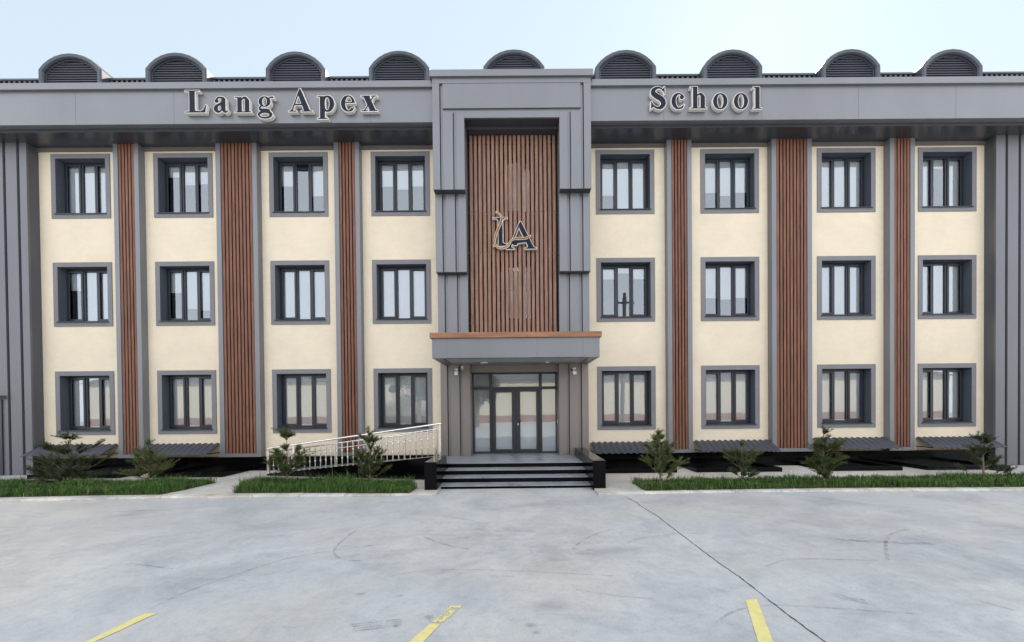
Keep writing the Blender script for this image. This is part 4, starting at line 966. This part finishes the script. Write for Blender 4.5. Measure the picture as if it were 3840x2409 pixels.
# ------------------------------------------------------------------ young pines
def pine(px, py, tufts, H_, lab, seed, dens=1.0, col=None):
    rnd = random.Random(seed); b = g_(px, py); Y = b.y; sc = Y / FPX / 2.3267     # metres per measured unit
    t = thing('young_pine', (b.x, b.y, APZ), lab, 'young pine', 'young pines in the grass beds')
    top = H_ * sc
    mb = MB(); wob = [Vector((b.x + rnd.uniform(-.012, .012) * (k > 0), b.y + rnd.uniform(-.012, .012), APZ + top * k / 6)) for k in range(7)]
    mb.tube(wob, [.022 - .0025 * k for k in range(7)], 8)
    br = []; V = []; F_ = []
    def trunk_at(z): 
        u = max(0, min(5.999, (z - APZ) / top * 6)); k = int(u); return wob[k].lerp(wob[k + 1], u - k)
    def needles(p0, p1, n, ln):
        d = (p1 - p0); L = d.length; d.normalize()
        for _ in range(n):
            u = rnd.random() ** .8; p = p0 + d * L * u; a = Vector((rnd.gauss(0, 1), rnd.gauss(0, 1), rnd.gauss(0, 1))); a = (a - d * a.dot(d)).normalized()
            q = (d * rnd.uniform(.25, 1.1) + a * rnd.uniform(.6, 1.0) + Vector((0, 0, .15))).normalized() * ln * rnd.uniform(.6, 1.15)
            s_ = q.cross(Vector((rnd.gauss(0, 1), rnd.gauss(0, 1), rnd.gauss(0, 1)))).normalized() * rnd.uniform(.0022, .004)
            k = len(V); V.extend(((p - s_).to_tuple(), (p + s_).to_tuple(), (p + q).to_tuple())); F_.append((k, k + 1, k + 2))
    for (dx, dz, r__) in tufts:
        reps = [(1, 0)] if abs(dx) < 14 and dz > H_ * .7 else [(1, rnd.uniform(-.5, .5)), (rnd.uniform(-.6, .6), rnd.choice((-1, 1)) * rnd.uniform(.7, 1.0)), (rnd.uniform(.4,.8), rnd.choice((-1, 1)) * rnd.uniform(.3, .7))]
        for fx, fy in reps:
            rad = max(abs(dx), 30) * sc
            tip = Vector((b.x + dx * sc * fx, b.y + fy * rad, APZ + dz * sc + rnd.uniform(-.04, .04))); z_s = APZ + max(.06, dz * sc - rad * .55 - .05)
            if abs(dx) < 14 and dz > H_ * .7: st_ = trunk_at(tip.z - r__ * sc * 1.2)
            else: st_ = trunk_at(min(z_s, APZ + top * .93))
            mid = st_.lerp(tip, .55) + Vector((0, 0, -.03 * rad * 3))
            mb.tube([st_, mid, tip], [.008, .006, .003], 5)
            br.append((st_, mid, tip)); rs = r__ * sc
            n = int(225 * dens * (r__ / 40) ** 1.2)
            # twigs radiating in the tuft
            d = (tip - mid).normalized()
            for _ in range(6):
                e = tip + (d * rnd.uniform(.1, .8) + Vector((rnd.gauss(0, .55), rnd.gauss(0, .55), rnd.uniform(-.25, .75)))) * rs
                s_ = mid.lerp(tip, rnd.uniform(.35, .95)); mb.tube([s_, e], [.004, .002], 4); needles(s_, e, n // 4, .075)
            needles(mid.lerp(tip, .2), tip, n, .08)
    mb.build('trunk', M['bark'], t)
    me = bpy.data.meshes.new('crown'); me.from_pydata(V, [], F_); me.materials.append(col or M['needle']); link('crown', me, t)
M['needle2'] = leafmat('pale_pine_needle', (.045, .07, .017), (.12, .15, .05), 9)
M['needle3'] = leafmat('dark_pine_needle', (.02, .036, .012), (.06, .085, .032), 9)
# tufts: (dx, dz, radius) in measured units above the base
pine(266, 1812, [(20, 395, 50), (-135, 330, 36), (165, 335, 42), (-60, 290, 45), (100, 290, 45), (-230, 215, 50), (240, 225, 50), (-180, 130, 55), (215, 140, 60), (-250, 90, 50), (110, 190, 45), (-100, 190, 50), (-220, 60, 50), (150, 60, 55), (60, 100, 40), (-60, 80, 50)], 400, 'wide sparse young pine with a bare upper stem at the far left', 3, .95, M['needle3'])
pine(556, 1806, [(0, 330, 42), (0, 225, 60), (-130, 245, 50), (-120, 170, 55), (70, 175, 50), (120, 130, 55), (170, 200, 42), (-170, 100, 50), (190, 110, 50), (90, 80, 50), (-90, 70, 50), (0, 120, 50)], 330, 'low bushy young pine with a small round top tuft, left bed', 5, .95, M['needle2'])
pine(1078, 1822, [(-30, 465, 42), (35, 440, 45), (-50, 440, 34), (125, 325, 30), (-20, 330, 30), (-175, 200, 34), (-80, 270, 50), (110, 250, 55), (60, 180, 50), (-70, 150, 50), (-20, 100, 50), (120, 180, 50), (-110, 210, 50)], 440, 'young pine with a forked twin top in front of the ramp rail', 8, 1.0)
pine(1388, 1817, [(0, 450, 45), (0, 380, 45), (-60, 400, 40), (50, 390, 42), (10, 320, 50), (-90, 260, 50), (90, 270, 50), (-110, 180, 55), (80, 170, 55), (0, 210, 55), (-60, 110, 50), (110, 130, 50), (0, 100, 50)], 450, 'dense upright young pine against the middle of the ramp', 12, 1.1)
pine(2474, 1822, [(-10, 465, 40), (-40, 420, 32), (25, 425, 30), (-110, 360, 42), (-30, 340, 50), (110, 340, 45), (60, 300, 50), (-60, 270, 50), (60, 240, 50), (-60, 190, 45), (150, 190, 50), (100, 150, 45), (140, 120, 30)], 460, 'tall conical young pine nearest the right of the steps', 15, 1.0, M['needle2'])
pine(2782, 1818, [(0, 340, 40), (-120, 280, 42), (110, 270, 45), (-10, 270, 50), (50, 220, 50), (-90, 210, 45), (100, 200, 50), (0, 160, 50), (90, 110, 40), (-50, 100, 40)], 340, 'short spreading young pine in front of a dark granite window well', 21, .9)
pine(3090, 1822, [(5, 460, 42), (0, 400, 48), (-100, 360, 42), (105, 365, 48), (0, 330, 60), (50, 300, 55), (-50, 300, 50), (-100, 200, 55), (110, 210, 60), (0, 210, 60), (60, 150, 60), (-60, 130, 50), (0, 90, 40)], 460, 'fullest round headed young pine right of the wide slat strip', 25, 1.3)
pine(3688, 1792, [(-40, 350, 45), (20, 320, 40), (-70, 250, 40), (-20, 230, 45), (90, 150, 50), (60, 110, 50), (-110, 220, 30), (150, 80, 35)], 330, 'leaning thin young pine at the far right corner', 31, .9, M['needle3'])

# ------------------------------------------------------------------ the far side of the yard (behind the camera, seen in the glass)
OB = thing('opposite_building', (0, -27, 0), 'long cream building with red brown base facing the school across the yard', 'building')
bx('wall', M['cream'], OB, -60, 60, -36, -26, 1.0, 5.9); bx('base', M['redbase'], OB, -60, 60, -36.03, -25.96, 0, .999)
MB().hexa([(-60.5, -36.5, 5.9), (60.5, -36.5, 5.9), (60.5, -25.5, 5.9), (-60.5, -25.5, 5.9)], [(-60.5, -31.2, 7.6), (60.5, -31.2, 7.6), (60.5, -30.8, 7.6), (-60.5, -30.8, 7.6)]).build('roof', M['roof'], OB)
UPL = thing('utility_pole', (8.6, -6, 0), 'grey utility pole across the yard with a crossarm', 'pole')
MB().tube([(8.6, -6, 0), (8.9, -6, 11.5)], [.19, .13], 10).build('pole', M['niche'], UPL)
MB().box(8.0, 9.7, -6.06, -5.94, 10.6, 10.75).build('crossarm', M['frame'], UPL)
def broadleaf(x, y, H_, rad, lab, seed):
    rnd = random.Random(seed); t = thing('broadleaf_tree', (x, y, 0), lab, 'tree', 'trees across the yard')
    mb = MB(); mb.tube([(x, y, 0), (x + .1, y, H_ * .3), (x, y, H_ * .6)], [.28, .2, .1], 8); V = []; F_ = []
    for i in range(60):
        a = rnd.uniform(0, 2 * math.pi); u = rnd.random() ** .5; zc = H_ * rnd.uniform(.38, 1); rr = rad * u * math.sin(math.pi * min(.98, max(.12, (zc / H_ - .25) / .8)))
        c = Vector((x + rr * math.cos(a), y + rr * math.sin(a), zc)); mb.tube([(x, y, max(H_ * .3, zc - rad * .5)), c], [.06, .02], 4); cr_ = rnd.uniform(.5, 1.1)
        for _ in range(260):
            d = Vector((rnd.gauss(0, 1), rnd.gauss(0, 1), rnd.gauss(0, 1))).normalized() * cr_ * rnd.random() ** .4; p = c + d; s_ = Vector((rnd.gauss(0, 1), rnd.gauss(0, 1), rnd.gauss(0, 1))).normalized() * .11; s2 = s_.orthogonal().normalized() * .08
            k = len(V); V.extend(((p - s_).to_tuple(), (p + s2).to_tuple(), (p + s_).to_tuple(), (p - s2).to_tuple())); F_.append((k, k + 1, k + 2, k + 3))
    mb.build('trunk', M['bark'], t); me = bpy.data.meshes.new('crown'); me.from_pydata(V, [], F_); me.materials.append(M['leaf']); link('crown', me, t)
broadleaf(-12.0, -19, 9.5, 4.6, 'big leafy tree across the yard, left of the school entrance', 5)
broadleaf(-4.6, -15, 7.0, 2.6, 'smaller leafy tree across the yard, opposite the glass doors', 9)
